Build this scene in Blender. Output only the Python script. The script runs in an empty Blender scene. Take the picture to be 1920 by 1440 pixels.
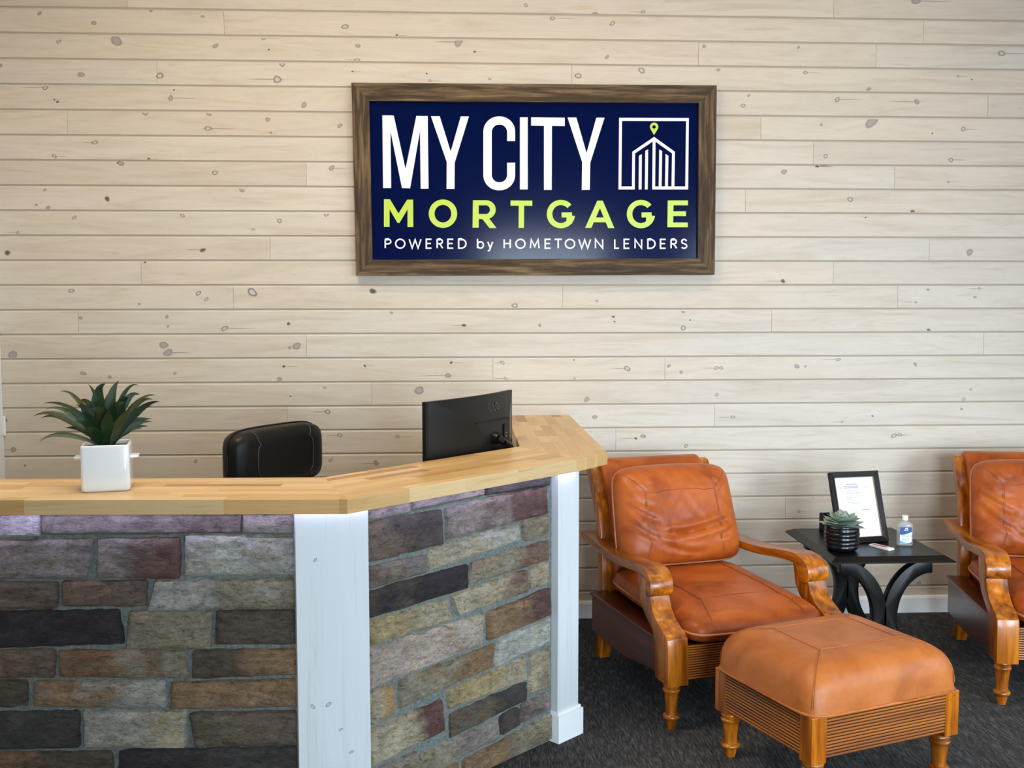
import bpy, bmesh, math, random
from mathutils import Vector, Matrix, noise
from math import sin, cos, pi, radians, sqrt, atan2

S = bpy.context.scene
COL = S.collection
random.seed(7)

# ------------------------------------------------------------------ camera
CAM_F, PITCH, YAW, ROLL, CAM_D, CAM_H = 2000.0, 0.0799, 0.0563, -0.0009, 5.5517, 1.70
_cp, _sp, _cy, _sy = cos(PITCH), sin(PITCH), cos(YAW), sin(YAW)
FWD = Vector((_sy * _cp, _cy * _cp, -_sp))
_r0 = Vector((_cy, -_sy, 0)); _u0 = _r0.cross(FWD)
RGT = _r0 * cos(ROLL) + _u0 * sin(ROLL)
UPV = -_r0 * sin(ROLL) + _u0 * cos(ROLL)
EYE = Vector((0, -CAM_D, CAM_H))
cam_data = bpy.data.cameras.new('camera')
cam_data.sensor_width = 36.0
cam_data.lens = CAM_F / 1920 * 36.0
cam_data.clip_start = 0.05
cam = bpy.data.objects.new('camera', cam_data)
COL.objects.link(cam)
cam.matrix_world = Matrix.Translation(EYE) @ Matrix((RGT, UPV, -FWD)).transposed().to_4x4()
S.camera = cam

# ------------------------------------------------------------------ world, lights, exposure
world = bpy.data.worlds.new('world'); S.world = world
world.use_nodes = True
world.node_tree.nodes['Background'].inputs[0].default_value = (0.75, 0.87, 1.0, 1)
world.node_tree.nodes['Background'].inputs[1].default_value = 0.6
S.view_settings.view_transform = 'Standard'
S.view_settings.look = 'None'
S.view_settings.gamma = 1.0
S.view_settings.use_curve_mapping = False
S.view_settings.exposure = 0.14
S.cycles.use_denoising = True
S.cycles.max_bounces = 8
S.cycles.sample_clamp_indirect = 6.0

def area(name, loc, aim, sx, sy, power, color, spread=180):
    l = bpy.data.lights.new(name, 'AREA'); l.shape = 'RECTANGLE'
    l.size, l.size_y, l.energy, l.color = sx, sy, power, color
    l.spread = radians(spread)
    o = bpy.data.objects.new(name, l); COL.objects.link(o)
    o.location = loc
    o.rotation_euler = (Vector(aim) - Vector(loc)).to_track_quat('-Z', 'Y').to_euler()
    return o

WARM = (1.0, 0.75, 0.45); NEUT = (1.0, 0.93, 0.84); DAY = (0.74, 0.88, 1.0)
# row of ceiling lamps washing the plank wall
area('wall_washer_light', (0.50, -1.15, 3.68), (0.50, -0.95, 0), 4.2, 0.12, 25, WARM)
# ceiling panels over the desk and the waiting room
area('ceiling_panel_light', (-0.8, -2.3, 3.70), (-0.8, -2.2, 0), 1.2, 0.6, 48, (1.0, 0.85, 0.66))
area('ceiling_panel_light', (2.9, -3.4, 3.70), (2.9, -3.4, 0), 1.2, 0.6, 12, NEUT)
# skylight falling in through the glazed door and the side window
area('door_daylight', (1.13, -7.35, 1.25), (1.8, 0, -0.1), 1.45, 2.3, 74, DAY, 95)
area('window_daylight', (4.75, -3.9, 1.65), (0.6, -2.2, 0.0), 4.2, 2.1, 50, DAY, 120)
area('added_front_fill', (3.75, -7.35, 1.4), (2.0, 0, -0.2), 1.45, 2.1, 58, DAY, 75)  # invented front window light, added to brighten the lower right wall

# ------------------------------------------------------------------ helpers
def at(px, py, n, c):
    """the point of the plane n.p = c that the photograph's pixel (px, py) shows"""
    d = FWD + RGT * ((px - 960) / CAM_F) - UPV * ((py - 720) / CAM_F)
    n = Vector(n)
    return EYE + d * ((c - n.dot(EYE)) / n.dot(d))
def on_y(px, py, y): return at(px, py, (0, 1, 0), y)
def on_z(px, py, z): return at(px, py, (0, 0, 1), z)

def tag(o, label=None, cat=None, group=None, kind=None):
    if label: o['label'] = label
    if cat: o['category'] = cat
    if group: o['group'] = group
    if kind: o['kind'] = kind
    return o

def empty(name, loc=(0, 0, 0), rz=0.0, parent=None):
    o = bpy.data.objects.new(name, None); COL.objects.link(o)
    o.location = loc; o.rotation_euler = (0, 0, rz); o.empty_display_size = 0.1
    if parent: o.parent = parent
    return o

class MB:
    """collects geometry for one mesh object"""
    def __init__(self): self.v = []; self.f = []; self.m = []; self.c = None
    def add(self, v, f, m=0):
        b = len(self.v); self.v += [tuple(p) for p in v]
        self.f += [tuple(i + b for i in q) for q in f]; self.m += [m] * len(f)
        return self
    def box(self, x0, x1, y0, y1, z0, z1, m=0):
        v = [(x, y, z) for z in (z0, z1) for y in (y0, y1) for x in (x0, x1)]
        return self.add(v, [(0, 2, 3, 1), (4, 5, 7, 6), (0, 1, 5, 4), (2, 6, 7, 3), (0, 4, 6, 2), (1, 3, 7, 5)], m)
    def hexa(self, bot, top, m=0):
        """frustum between two 4-point loops"""
        return self.add(list(bot) + list(top), [(3, 2, 1, 0), (4, 5, 6, 7)] + [(i, (i + 1) % 4, (i + 1) % 4 + 4, i + 4) for i in range(4)], m)
    def prism(self, poly, fa, fb, m=0):
        """polygon swept between the two maps fa, fb: 2d point -> 3d point"""
        n = len(poly); v = [fa(*p) for p in poly] + [fb(*p) for p in poly]
        f = [tuple(range(n))[::-1], tuple(range(n, 2 * n))] + [(i, (i + 1) % n, (i + 1) % n + n, i + n) for i in range(n)]
        return self.add(v, f, m)
    def tube(self, pts, r, n=8, closed=False, m=0):
        pts = [Vector(p) for p in pts]; N = len(pts); v = []; f = []
        rr = r if isinstance(r, (list, tuple)) else [r] * N
        ref = None
        for i, p in enumerate(pts):
            a = pts[i - 1] if (i > 0 or closed) else p
            b = pts[(i + 1) % N] if (i < N - 1 or closed) else p
            t = (b - a)
            t = t.normalized() if t.length > 1e-9 else Vector((0, 0, 1))
            if ref is None:
                ref = Vector((0, 0, 1)) if abs(t.z) < 0.9 else Vector((1, 0, 0))
            x = (ref - t * ref.dot(t)).normalized(); ref = x
            y = t.cross(x)
            v += [p + (x * cos(2 * pi * k / n) + y * sin(2 * pi * k / n)) * rr[i] for k in range(n)]
        for i in range(N if closed else N - 1):
            j = (i + 1) % N
            for k in range(n):
                l = (k + 1) % n
                f.append((i * n + k, i * n + l, j * n + l, j * n + k))
        if not closed:
            f.append(tuple(range(n))[::-1]); f.append(tuple(range((N - 1) * n, N * n)))
        return self.add(v, f, m)
    def lathe(self, prof, n=24, cx=0, cy=0, cz=0, m=0, sx=1, sy=1):
        v = []; f = []; N = len(prof)
        for r, z in prof:
            v += [(cx + sx * r * cos(2 * pi * k / n), cy + sy * r * sin(2 * pi * k / n), cz + z) for k in range(n)]
        for i in range(N - 1):
            for k in range(n):
                l = (k + 1) % n
                f.append((i * n + k, i * n + l, (i + 1) * n + l, (i + 1) * n + k))
        f.append(tuple(range(n))[::-1]); f.append(tuple(range((N - 1) * n, N * n)))
        return self.add(v, f, m)
    def build(self, name, mats, parent=None, smooth=None, bevel=0, seg=2, loc=None, recalc=True):
        me = bpy.data.meshes.new(name)
        me.from_pydata(self.v, [], self.f)
        if not isinstance(mats, (list, tuple)): mats = [mats]
        for mm in mats: me.materials.append(mm)
        for p, k in zip(me.polygons, self.m): p.material_index = k
        if recalc or bevel:
            bm = bmesh.new(); bm.from_mesh(me)
            if recalc: bmesh.ops.recalc_face_normals(bm, faces=bm.faces)
            if bevel:
                es = [e for e in bm.edges if len(e.link_faces) == 2 and e.calc_face_angle(0) > 0.6]
                bmesh.ops.bevel(bm, geom=es, offset=bevel, segments=seg, affect='EDGES', profile=0.5, clamp_overlap=True)
            bm.to_mesh(me); bm.free()
        if smooth is not None:
            me.shade_smooth(); me.set_sharp_from_angle(angle=radians(smooth))
        o = bpy.data.objects.new(name, me); COL.objects.link(o)
        if parent: o.parent = parent
        if loc: o.location = loc
        return o

def copy_tree(o, parent=None):
    c = o.copy(); COL.objects.link(c)
    if parent: c.parent = parent
    for ch in list(o.children): copy_tree(ch, c)
    return c

def resample(pts, n):
    """Catmull-Rom through the points, n samples per span"""
    P = [Vector(p) for p in pts]; out = []
    for i in range(len(P) - 1):
        p0, p1, p2, p3 = P[max(i - 1, 0)], P[i], P[i + 1], P[min(i + 2, len(P) - 1)]
        for k in range(n):
            t = k / n
            out.append(0.5 * ((2 * p1) + (p2 - p0) * t + (2 * p0 - 5 * p1 + 4 * p2 - p3) * t * t + (3 * p1 - p0 - 3 * p2 + p3) * t ** 3))
    out.append(P[-1]); return out

# ------------------------------------------------------------------ materials
def new_mat(name):
    m = bpy.data.materials.new(name); m.use_nodes = True
    nt = m.node_tree; b = nt.nodes['Principled BSDF']
    return m, nt, b
def nd(nt, kind, **kw):
    n = nt.nodes.new(kind)
    for k, v in kw.items():
        if k in n.inputs: n.inputs[k].default_value = v
        else: setattr(n, k, v)
    return n
def lk(nt, a, b): nt.links.new(a, b)
def srgb(r, g, b):
    f = lambda c: (c / 255 / 12.92) if c / 255 <= 0.04045 else ((c / 255 + 0.055) / 1.055) ** 2.4
    return (f(r), f(g), f(b), 1)
def plain(name, col, rough=0.5, metal=0.0, spec=0.5, emit=None, coat=0):
    m, nt, b = new_mat(name)
    b.inputs['Base Color'].default_value = col; b.inputs['Roughness'].default_value = rough
    b.inputs['Metallic'].default_value = metal; b.inputs['Specular IOR Level'].default_value = spec
    b.inputs['Coat Weight'].default_value = coat
    if emit:
        b.inputs['Emission Color'].default_value = emit[0]; b.inputs['Emission Strength'].default_value = emit[1]
    return m
def coords(nt, scale, rnd=True):
    tc = nd(nt, 'ShaderNodeTexCoord'); mp = nd(nt, 'ShaderNodeMapping')
    mp.inputs['Scale'].default_value = scale
    lk(nt, tc.outputs['Object'], mp.inputs['Vector'])
    if rnd:
        oi = nd(nt, 'ShaderNodeObjectInfo'); mu = nd(nt, 'ShaderNodeVectorMath', operation='SCALE')
        cx = nd(nt, 'ShaderNodeCombineXYZ')
        for i in range(3): lk(nt, oi.outputs['Random'], cx.inputs[i])
        lk(nt, cx.outputs[0], mu.inputs[0]); mu.inputs['Scale'].default_value = 53.0
        lk(nt, mu.outputs[0], mp.inputs['Location'])
    return mp.outputs[0]
def noise_node(nt, vec, scale, detail=4, rough=0.55, dist=0.0):
    n = nd(nt, 'ShaderNodeTexNoise'); n.inputs['Scale'].default_value = scale
    n.inputs['Detail'].default_value = detail; n.inputs['Roughness'].default_value = rough
    n.inputs['Distortion'].default_value = dist
    lk(nt, vec, n.inputs['Vector']); return n.outputs['Fac']
def ramp(nt, fac, stops, interp='LINEAR'):
    r = nd(nt, 'ShaderNodeValToRGB'); r.color_ramp.interpolation = interp
    e = r.color_ramp.elements
    while len(e) < len(stops): e.new(0.5)
    for i, (p, c) in enumerate(stops):
        e[i].position = p; e[i].color = c if len(c) == 4 else (*c, 1)
    lk(nt, fac, r.inputs['Fac']); return r.outputs['Color']
def mix(nt, fac, a, b, mode='MIX'):
    n = nd(nt, 'ShaderNodeMix', data_type='RGBA', blend_type=mode)
    for s, v in ((n.inputs[0], fac), (n.inputs[6], a), (n.inputs[7], b)):
        if isinstance(v, (float, int)): s.default_value = v
        elif isinstance(v, tuple): s.default_value = v
        else: lk(nt, v, s)
    return n.outputs[2]
def bump(nt, b, height, strength=0.3, dist=0.002):
    n = nd(nt, 'ShaderNodeBump'); n.inputs['Strength'].default_value = strength; n.inputs['Distance'].default_value = dist
    lk(nt, height, n.inputs['Height']); lk(nt, n.outputs[0], b.inputs['Normal'])
def val(g): return (g, g, g, 1)

def mat_plank():
    m, nt, b = new_mat('whitewashed_pine')
    v = coords(nt, (0.9, 6.0, 9.0)); n1 = noise_node(nt, v, 1.6, 5, 0.6, 1.2)
    base = ramp(nt, n1, [(0.28, srgb(197, 185, 168)), (0.46, srgb(206, 197, 184)), (0.58, srgb(211, 203, 191)), (0.74, srgb(201, 187, 167))])
    v2 = coords(nt, (1.6, 20.0, 46.0)); n2 = noise_node(nt, v2, 2.2, 6, 0.65, 0.6)
    g = ramp(nt, n2, [(0.28, val(0.90)), (0.46, val(1.0)), (1.0, val(1.0))])
    c = mix(nt, 0.8, base, g, 'MULTIPLY')
    oi = nd(nt, 'ShaderNodeObjectInfo')
    tone = ramp(nt, oi.outputs['Random'], [(0.0, (0.93, 0.91, 0.90, 1)), (0.35, (1.0, 0.985, 0.96, 1)), (0.6, (0.97, 0.955, 0.93, 1)), (0.8, (1.0, 1.0, 1.0, 1)), (1.0, (0.95, 0.955, 0.96, 1))])
    c = mix(nt, 1.0, c, tone, 'MULTIPLY')
    v3 = coords(nt, (5.0, 5.0, 16.0)); n3 = noise_node(nt, v3, 3.0, 3, 0.6)
    c = mix(nt, 1.0, c, ramp(nt, n3, [(0.25, val(0.93)), (0.42, val(1.0)), (1.0, val(1.0))]), 'MULTIPLY')
    lk(nt, c, b.inputs['Base Color'])
    b.inputs['Roughness'].default_value = 0.55; b.inputs['Specular IOR Level'].default_value = 0.3
    bump(nt, b, n2, 0.12, 0.001)
    return m

def mat_knot(name, core, ring, fade):
    m, nt, b = new_mat(name)
    uv = nd(nt, 'ShaderNodeUVMap'); ln = nd(nt, 'ShaderNodeVectorMath', operation='LENGTH')
    lk(nt, uv.outputs[0], ln.inputs[0])
    c = ramp(nt, ln.outputs['Value'], [(0.0, core), (0.45, core), (0.68, ring), (1.0, ring)])
    a = ramp(nt, ln.outputs['Value'], fade)
    lk(nt, c, b.inputs['Base Color']); b.inputs['Roughness'].default_value = 0.6
    lk(nt, a, b.inputs['Alpha'])
    return m

def mat_wood(name, axis, dark, mid, light, rough=0.32, coat=0.3, bstr=0.1, freq=1.0):
    """streaky grain that runs along the given local axis"""
    m, nt, b = new_mat(name)
    sc = [22.0 * freq, 22.0 * freq, 22.0 * freq]; sc['xyz'.index(axis)] = 1.6 * freq
    v = coords(nt, tuple(sc)); n1 = noise_node(nt, v, 1.3, 6, 0.62, 0.35)
    sc2 = [5.0 * freq, 5.0 * freq, 5.0 * freq]; sc2['xyz'.index(axis)] = 1.5 * freq
    n2 = noise_node(nt, coords(nt, tuple(sc2)), 1.5, 3, 0.6, 0.4)
    c1 = ramp(nt, n1, [(0.25, dark), (0.48, mid), (0.72, light)])
    c = mix(nt, 0.7, c1, ramp(nt, n2, [(0.3, val(0.45)), (0.5, val(1.0)), (1.0, val(1.12))]), 'MULTIPLY')
    lk(nt, c, b.inputs['Base Color'])
    b.inputs['Roughness'].default_value = rough; b.inputs['Coat Weight'].default_value = coat; b.inputs['Coat Roughness'].default_value = 0.18
    bump(nt, b, n1, bstr, 0.002)
    return m

def mat_stave():
    m, nt, b = new_mat('butcher_block_maple')
    at_ = nd(nt, 'ShaderNodeAttribute', attribute_name='tone')
    v = coords(nt, (2.2, 34.0, 34.0)); n1 = noise_node(nt, v, 1.2, 5, 0.6, 1.3)
    c = mix(nt, 0.75, at_.outputs['Color'], ramp(nt, n1, [(0.24, (0.70, 0.58, 0.44, 1)), (0.42, (0.96, 0.94, 0.90, 1)), (0.7, (1.06, 1.05, 1.04, 1))]), 'MULTIPLY')
    v2 = coords(nt, (7.0, 180.0, 180.0)); n2 = noise_node(nt, v2, 1.0, 3, 0.6)
    c = mix(nt, 0.5, c, ramp(nt, n2, [(0.3, val(0.82)), (0.5, val(1.0))]), 'MULTIPLY')
    lk(nt, c, b.inputs['Base Color'])
    b.inputs['Roughness'].default_value = 0.34; b.inputs['Specular IOR Level'].default_value = 0.4
    return m

def mat_stone():
    m, nt, b = new_mat('cut_ledgestone')
    at_ = nd(nt, 'ShaderNodeAttribute', attribute_name='tone')
    v = coords(nt, (1.0, 1.0, 2.2)); n1 = noise_node(nt, v, 38, 8, 0.74, 0.6)
    n2 = noise_node(nt, v, 95, 5, 0.7)
    n3 = noise_node(nt, coords(nt, (1, 1, 2.6)), 9, 5, 0.62, 0.9)
    c = mix(nt, 1.0, at_.outputs['Color'], ramp(nt, n1, [(0.34, val(0.40)), (0.45, val(0.85)), (0.56, val(1.10)), (0.70, val(1.50))]), 'MULTIPLY')
    c = mix(nt, 0.8, c, ramp(nt, n2, [(0.32, val(0.55)), (0.45, val(1.0)), (0.66, val(1.12))]), 'MULTIPLY')
    c = mix(nt, 0.75, c, ramp(nt, n3, [(0.30, (0.62, 0.55, 0.50, 1)), (0.48, val(1.0)), (0.62, val(1.05)), (0.78, (1.25, 1.18, 1.02, 1))]), 'MULTIPLY')
    n4 = noise_node(nt, coords(nt, (1.3, 1.3, 2.4)), 15, 5, 0.65, 1.2); n5 = noise_node(nt, coords(nt, (.9, .9, 1.5)), 12, 4, 0.6, 0.8)
    c = mix(nt, 0.75, c, ramp(nt, n4, [(0.36, val(1.0)), (0.52, val(1.0)), (0.64, (1.12, 0.98, 0.74, 1)), (0.80, (1.18, 0.92, 0.62, 1))]), 'MULTIPLY')
    c = mix(nt, 0.7, c, ramp(nt, n5, [(0.22, (0.62, 0.63, 0.60, 1)), (0.40, val(0.95)), (0.55, val(1.02)), (0.78, (1.34, 1.32, 1.28, 1))]), 'MULTIPLY')
    lk(nt, c, b.inputs['Base Color'])
    b.inputs['Roughness'].default_value = 0.62; b.inputs['Specular IOR Level'].default_value = 0.4
    ad = nd(nt, 'ShaderNodeMath', operation='ADD'); lk(nt, n1, ad.inputs[0]); lk(nt, n2, ad.inputs[1])
    bump(nt, b, ad.outputs[0], 1.0, 0.012)
    return m

def mat_mortar():
    m, nt, b = new_mat('grey_mortar')
    v = coords(nt, (1, 1, 1), False); n = noise_node(nt, v, 90, 5, 0.7)
    lk(nt, ramp(nt, n, [(0.3, srgb(72, 80, 78)), (0.7, srgb(124, 132, 128))]), b.inputs['Base Color'])
    b.inputs['Roughness'].default_value = 0.9; bump(nt, b, n, 0.6, 0.004)
    return m

def mat_leather(name, dark, mid, light):
    m, nt, b = new_mat(name)
    v = coords(nt, (1, 1, 1)); n1 = noise_node(nt, v, 4.5, 4, 0.6, 0.7); n2 = noise_node(nt, v, 38, 4, 0.6)
    c = ramp(nt, n1, [(0.28, dark), (0.50, mid), (0.74, light)])
    c = mix(nt, 0.5, c, ramp(nt, n2, [(0.3, val(0.84)), (0.6, val(1.04))]), 'MULTIPLY')
    lk(nt, c, b.inputs['Base Color'])
    vo = nd(nt, 'ShaderNodeTexVoronoi', feature='DISTANCE_TO_EDGE'); vo.inputs['Scale'].default_value = 330
    lk(nt, v, vo.inputs['Vector'])
    b.inputs['Roughness'].default_value = 0.42; b.inputs['Specular IOR Level'].default_value = 0.36
    bump(nt, b, vo.outputs['Distance'], 0.12, 0.001)
    return m

def mat_carpet():
    m, nt, b = new_mat('charcoal_loop_carpet')
    v = coords(nt, (150.0, 16.0, 1.0), False); n1 = noise_node(nt, v, 1.0, 4, 0.7)
    n2 = noise_node(nt, coords(nt, (260, 130, 1), False), 1.0, 3, 0.7)
    n3 = noise_node(nt, coords(nt, (22.0, 3.0, 1.0), False), 1.0, 3, 0.6)
    c = ramp(nt, n1, [(0.28, srgb(32, 33, 36)), (0.5, srgb(68, 68, 70)), (0.74, srgb(124, 121, 118))])
    c = mix(nt, 0.8, c, ramp(nt, n2, [(0.3, val(0.45)), (0.62, val(1.25))]), 'MULTIPLY')
    c = mix(nt, 0.7, c, ramp(nt, n3, [(0.3, val(0.7)), (0.65, val(1.2))]), 'MULTIPLY')
    lk(nt, c, b.inputs['Base Color']); b.inputs['Roughness'].default_value = 0.95; b.inputs['Specular IOR Level'].default_value = 0.15
    ad = nd(nt, 'ShaderNodeMath', operation='ADD'); lk(nt, n1, ad.inputs[0]); lk(nt, n2, ad.inputs[1])
    bump(nt, b, ad.outputs[0], 0.9, 0.006)
    return m

def mat_whitewood():
    m, nt, b = new_mat('white_painted_pine')
    v = coords(nt, (40.0, 40.0, 1.4)); n = noise_node(nt, v, 1.0, 5, 0.6, 0.8)
    lk(nt, ramp(nt, n, [(0.25, srgb(182, 188, 190)), (0.45, srgb(202, 208, 210)), (1.0, srgb(207, 213, 215))]), b.inputs['Base Color'])
    b.inputs['Roughness'].default_value = 0.5
    bump(nt, b, n, 0.08, 0.001)
    return m

M = {}
M['plank'] = mat_plank()
FADE = [(0.0, val(0.75)), (0.72, val(0.7)), (0.86, val(0.3)), (1.0, val(0.0))]
M['knot_ring'] = mat_knot('knot_ring', srgb(212, 206, 196), srgb(128, 122, 120), FADE)
M['knot_fill'] = mat_knot('knot_grey', srgb(178, 170, 163), srgb(160, 152, 146), FADE)
M['knot_dark'] = mat_knot('knot_dark', srgb(84, 72, 66), srgb(140, 130, 124), FADE)
M['knot_pale'] = mat_knot('knot_pale', srgb(196, 204, 208), srgb(140, 150, 160), FADE)
M['streak'] = mat_knot('knot_streak', srgb(172, 158, 144), srgb(184, 172, 156), [(0.0, val(0.7)), (0.5, val(0.5)), (1.0, val(0.0))])
M['groove'] = plain('plank_backing', srgb(170, 160, 146), 0.9)
M['white'] = plain('white_trim_paint', srgb(236, 240, 243), 0.4)
M['wallpaint'] = plain('wall_paint', srgb(214, 210, 203), 0.8)
M['ceiling'] = plain('ceiling_paint', srgb(225, 224, 220), 0.9)
M['carpet'] = mat_carpet()
M['stone'] = mat_stone(); M['mortar'] = mat_mortar(); M['stave'] = mat_stave(); M['whitewood'] = mat_whitewood()
M['weathered_x'] = mat_wood('weathered_barn_wood', 'x', srgb(28, 19, 11), srgb(70, 52, 31), srgb(132, 110, 78), 0.75, 0.0, 0.8, 1.6)
M['weathered_z'] = mat_wood('weathered_barn_wood_upright', 'z', srgb(28, 19, 11), srgb(66, 49, 29), srgb(126, 104, 72), 0.75, 0.0, 0.8, 1.6)
HON = (srgb(54, 22, 2), srgb(156, 82, 6), srgb(210, 128, 14))
for ax in 'xyz': M['honey_' + ax] = mat_wood('honey_stained_wood_' + ax, ax, *HON)
for ax in 'xy': M['reed_' + ax] = mat_wood('reeded_wood_' + ax, ax, srgb(104, 52, 8), srgb(144, 78, 12), srgb(176, 104, 22), .38, .2, .05, .6)
M['reed_gap'] = plain('dark_reed_grooves', srgb(40, 20, 8), 0.6)  # darker colour on the narrow faces between the reeds
M['mahog'] = mat_wood('red_brown_stained_wood', 'y', srgb(40, 14, 6), srgb(84, 32, 12), srgb(110, 48, 20))
M['leather'] = mat_leather('cognac_leather', srgb(120, 50, 14), srgb(170, 82, 26), srgb(190, 102, 42))
M['leather_tan'] = mat_leather('tan_leather', srgb(146, 76, 28), srgb(174, 98, 42), srgb(190, 114, 56))
M['piping'] = plain('leather_piping', srgb(186, 114, 72), 0.4)
M['seam'] = plain('leather_seam', srgb(140, 74, 38), 0.5)
M['black_leather'] = plain('black_leather', srgb(9, 8, 8), 0.45, 0, 0.3)
M['black_plastic'] = plain('black_plastic', srgb(10, 10, 10), 0.4, 0, 0.3)
M['black_gloss'] = plain('black_gloss_plastic', srgb(15, 15, 13), 0.36, 0, 0.35)
M['dark_logo'] = plain('dark_grey_logo', srgb(66, 66, 62), 0.45)
M['chrome'] = plain('chrome', srgb(150, 150, 150), 0.2, 1.0)
M['black_wood'] = plain('black_satin_wood', srgb(13, 11, 11), 0.36, 0, 0.25)
M['navy'] = plain('navy_sign_panel', srgb(0, 13, 62), 0.14, 0, 0.18)
M['sign_white'] = plain('sign_white_print', srgb(244, 240, 250), 0.35)
M['sign_lime'] = plain('sign_lime_print', srgb(190, 218, 72), 0.35)
M['ceramic'] = plain('white_glazed_ceramic', srgb(228, 236, 241), 0.12, 0, 0.6, None, 0.4)
M['soil'] = plain('dark_potting_soil', srgb(44, 26, 20), 0.95)
M['black_glaze'] = plain('black_glazed_ceramic', srgb(13, 15, 20), 0.24, 0, 0.5)
M['paper'] = plain('white_paper', srgb(222, 232, 246), 0.5)
M['ink'] = plain('grey_ink', srgb(96, 98, 108), 0.7)
M['frame_black'] = plain('dark_frame_wood', srgb(14, 9, 9), 0.38, 0, 0.3)
M['frame_gilt'] = plain('thin_gilt_line', srgb(150, 120, 84), 0.4)
M['white_plastic'] = plain('white_plastic', srgb(232, 232, 232), 0.35)
M['red_print'] = plain('red_print', srgb(170, 40, 50), 0.5)
M['label_navy'] = plain('label_navy', srgb(20, 66, 132), 0.4)
M['label_blue'] = plain('label_light_blue', srgb(64, 160, 214), 0.4)
M['led'] = plain('violet_led_strip', (0.8, 0.8, 0.9, 1), 0.5, 0, 0.5, ((0.62, 0.58, 1.0, 1), 15.0))

# ------------------------------------------------------------------ room shell
XL, XR, YF, ZC = -2.30, 4.60, -7.20, 3.75
PITCH_Z, Z0 = 0.125, 3.1455
tag(MB().box(XL - .1, XR + .1, YF - .1, .12, -.08, 0).build('floor', M['carpet']), kind='structure')
tag(MB().box(XL - .1, XR + .1, YF - .1, .12, ZC, ZC + .08).build('ceiling', M['ceiling']), kind='structure')
wall = tag(MB().box(XL - .1, XR + .1, .0042, .12, 0, ZC).build('wall_back', M['groove']), kind='structure')
tag(MB().box(XL - .12, XL, YF, .009, 0, ZC).build('wall_left', M['wallpaint']), kind='structure')
# front wall with a glazed door, right wall with a shop window
f = MB(); dx0, dx1, dz = 0.42, 1.84, 2.42
f.box(XL, dx0, YF - .12, YF, 0, ZC); f.box(dx1, 3.0, YF - .12, YF, 0, ZC); f.box(3.0, 4.5, YF - .12, YF, 0, .35); f.box(3.0, 4.5, YF - .12, YF, 2.45, ZC); f.box(4.5, XR, YF - .12, YF, 0, ZC); f.box(dx0, dx1, YF - .12, YF, dz, ZC)
tag(f.build('wall_front', M['wallpaint']), kind='structure')
f = MB(); wy0, wy1, wz0, wz1 = -6.0, -1.8, .55, 2.75
f.box(XR, XR + .12, YF, wy0, 0, ZC); f.box(XR, XR + .12, wy1, .009, 0, ZC); f.box(XR, XR + .12, wy0, wy1, 0, wz0); f.box(XR, XR + .12, wy0, wy1, wz1, ZC)
tag(f.build('wall_right', M['wallpaint']), kind='structure')
def glass_mat():
    m = bpy.data.materials.new('window_glass'); m.use_nodes = True; nt = m.node_tree; nt.nodes.remove(nt.nodes['Principled BSDF'])
    t = nd(nt, 'ShaderNodeBsdfTransparent'); g = nd(nt, 'ShaderNodeBsdfGlossy'); g.inputs['Roughness'].default_value = 0.02
    x = nd(nt, 'ShaderNodeMixShader'); x.inputs[0].default_value = 0.06
    lk(nt, t.outputs[0], x.inputs[1]); lk(nt, g.outputs[0], x.inputs[2])
    lk(nt, x.outputs[0], nt.nodes['Material Output'].inputs[0]); return m
M['glass'] = glass_mat()
d = tag(empty('door_1', (1.13, YF - .06, 0)), kind='structure')
hw = (dx1 - dx0) / 2
m = MB()
for a, b_ in ((-hw, -hw + .07), (-.035, .035), (hw - .07, hw)): m.box(a, b_, -.03, .03, 0, dz)
m.box(-hw, hw, -.03, .03, 0, .12); m.box(-hw, hw, -.03, .03, dz - .07, dz)
m.build('door_frame', M['black_plastic'], d)
for s in (-1, 1): MB().box(min(s * .035, s * (hw - .07)), max(s * .035, s * (hw - .07)), -.004, .004, .12, dz - .07).build('pane', M['glass'], d)
w = tag(empty('window_1', (XR + .06, (wy0 + wy1) / 2, 0)), kind='structure')
hw = (wy1 - wy0) / 2; m = MB()
for a in (-hw, -.7 - .03, .7 - .03, hw - .06): m.box(-.03, .03, a, a + .06, wz0, wz1)
m.box(-.03, .03, -hw, hw, wz0, wz0 + .06); m.box(-.03, .03, -hw, hw, wz1 - .06, wz1)
m.build('window_frame', M['black_plastic'], w)
for a, b_ in ((-hw + .06, -.73), (-.67, .67), (.73, hw - .06)): MB().box(-.004, .004, a, b_, wz0 + .06, wz1 - .06).build('pane', M['glass'], w)

w = tag(empty('added_window', (3.75, YF - .06, 0)), kind='structure'); m = MB()  # invented unseen window, added to go with the extra front light
for a in (-.75, .69): m.box(a, a + .06, -.03, .03, .35, 2.45)
m.box(-.75, .75, -.03, .03, .35, .41); m.box(-.75, .75, -.03, .03, 2.39, 2.45)
m.build('window_frame', M['black_plastic'], w); MB().box(-.69, .69, -.004, .004, .41, 2.39).build('pane', M['glass'], w)

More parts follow.
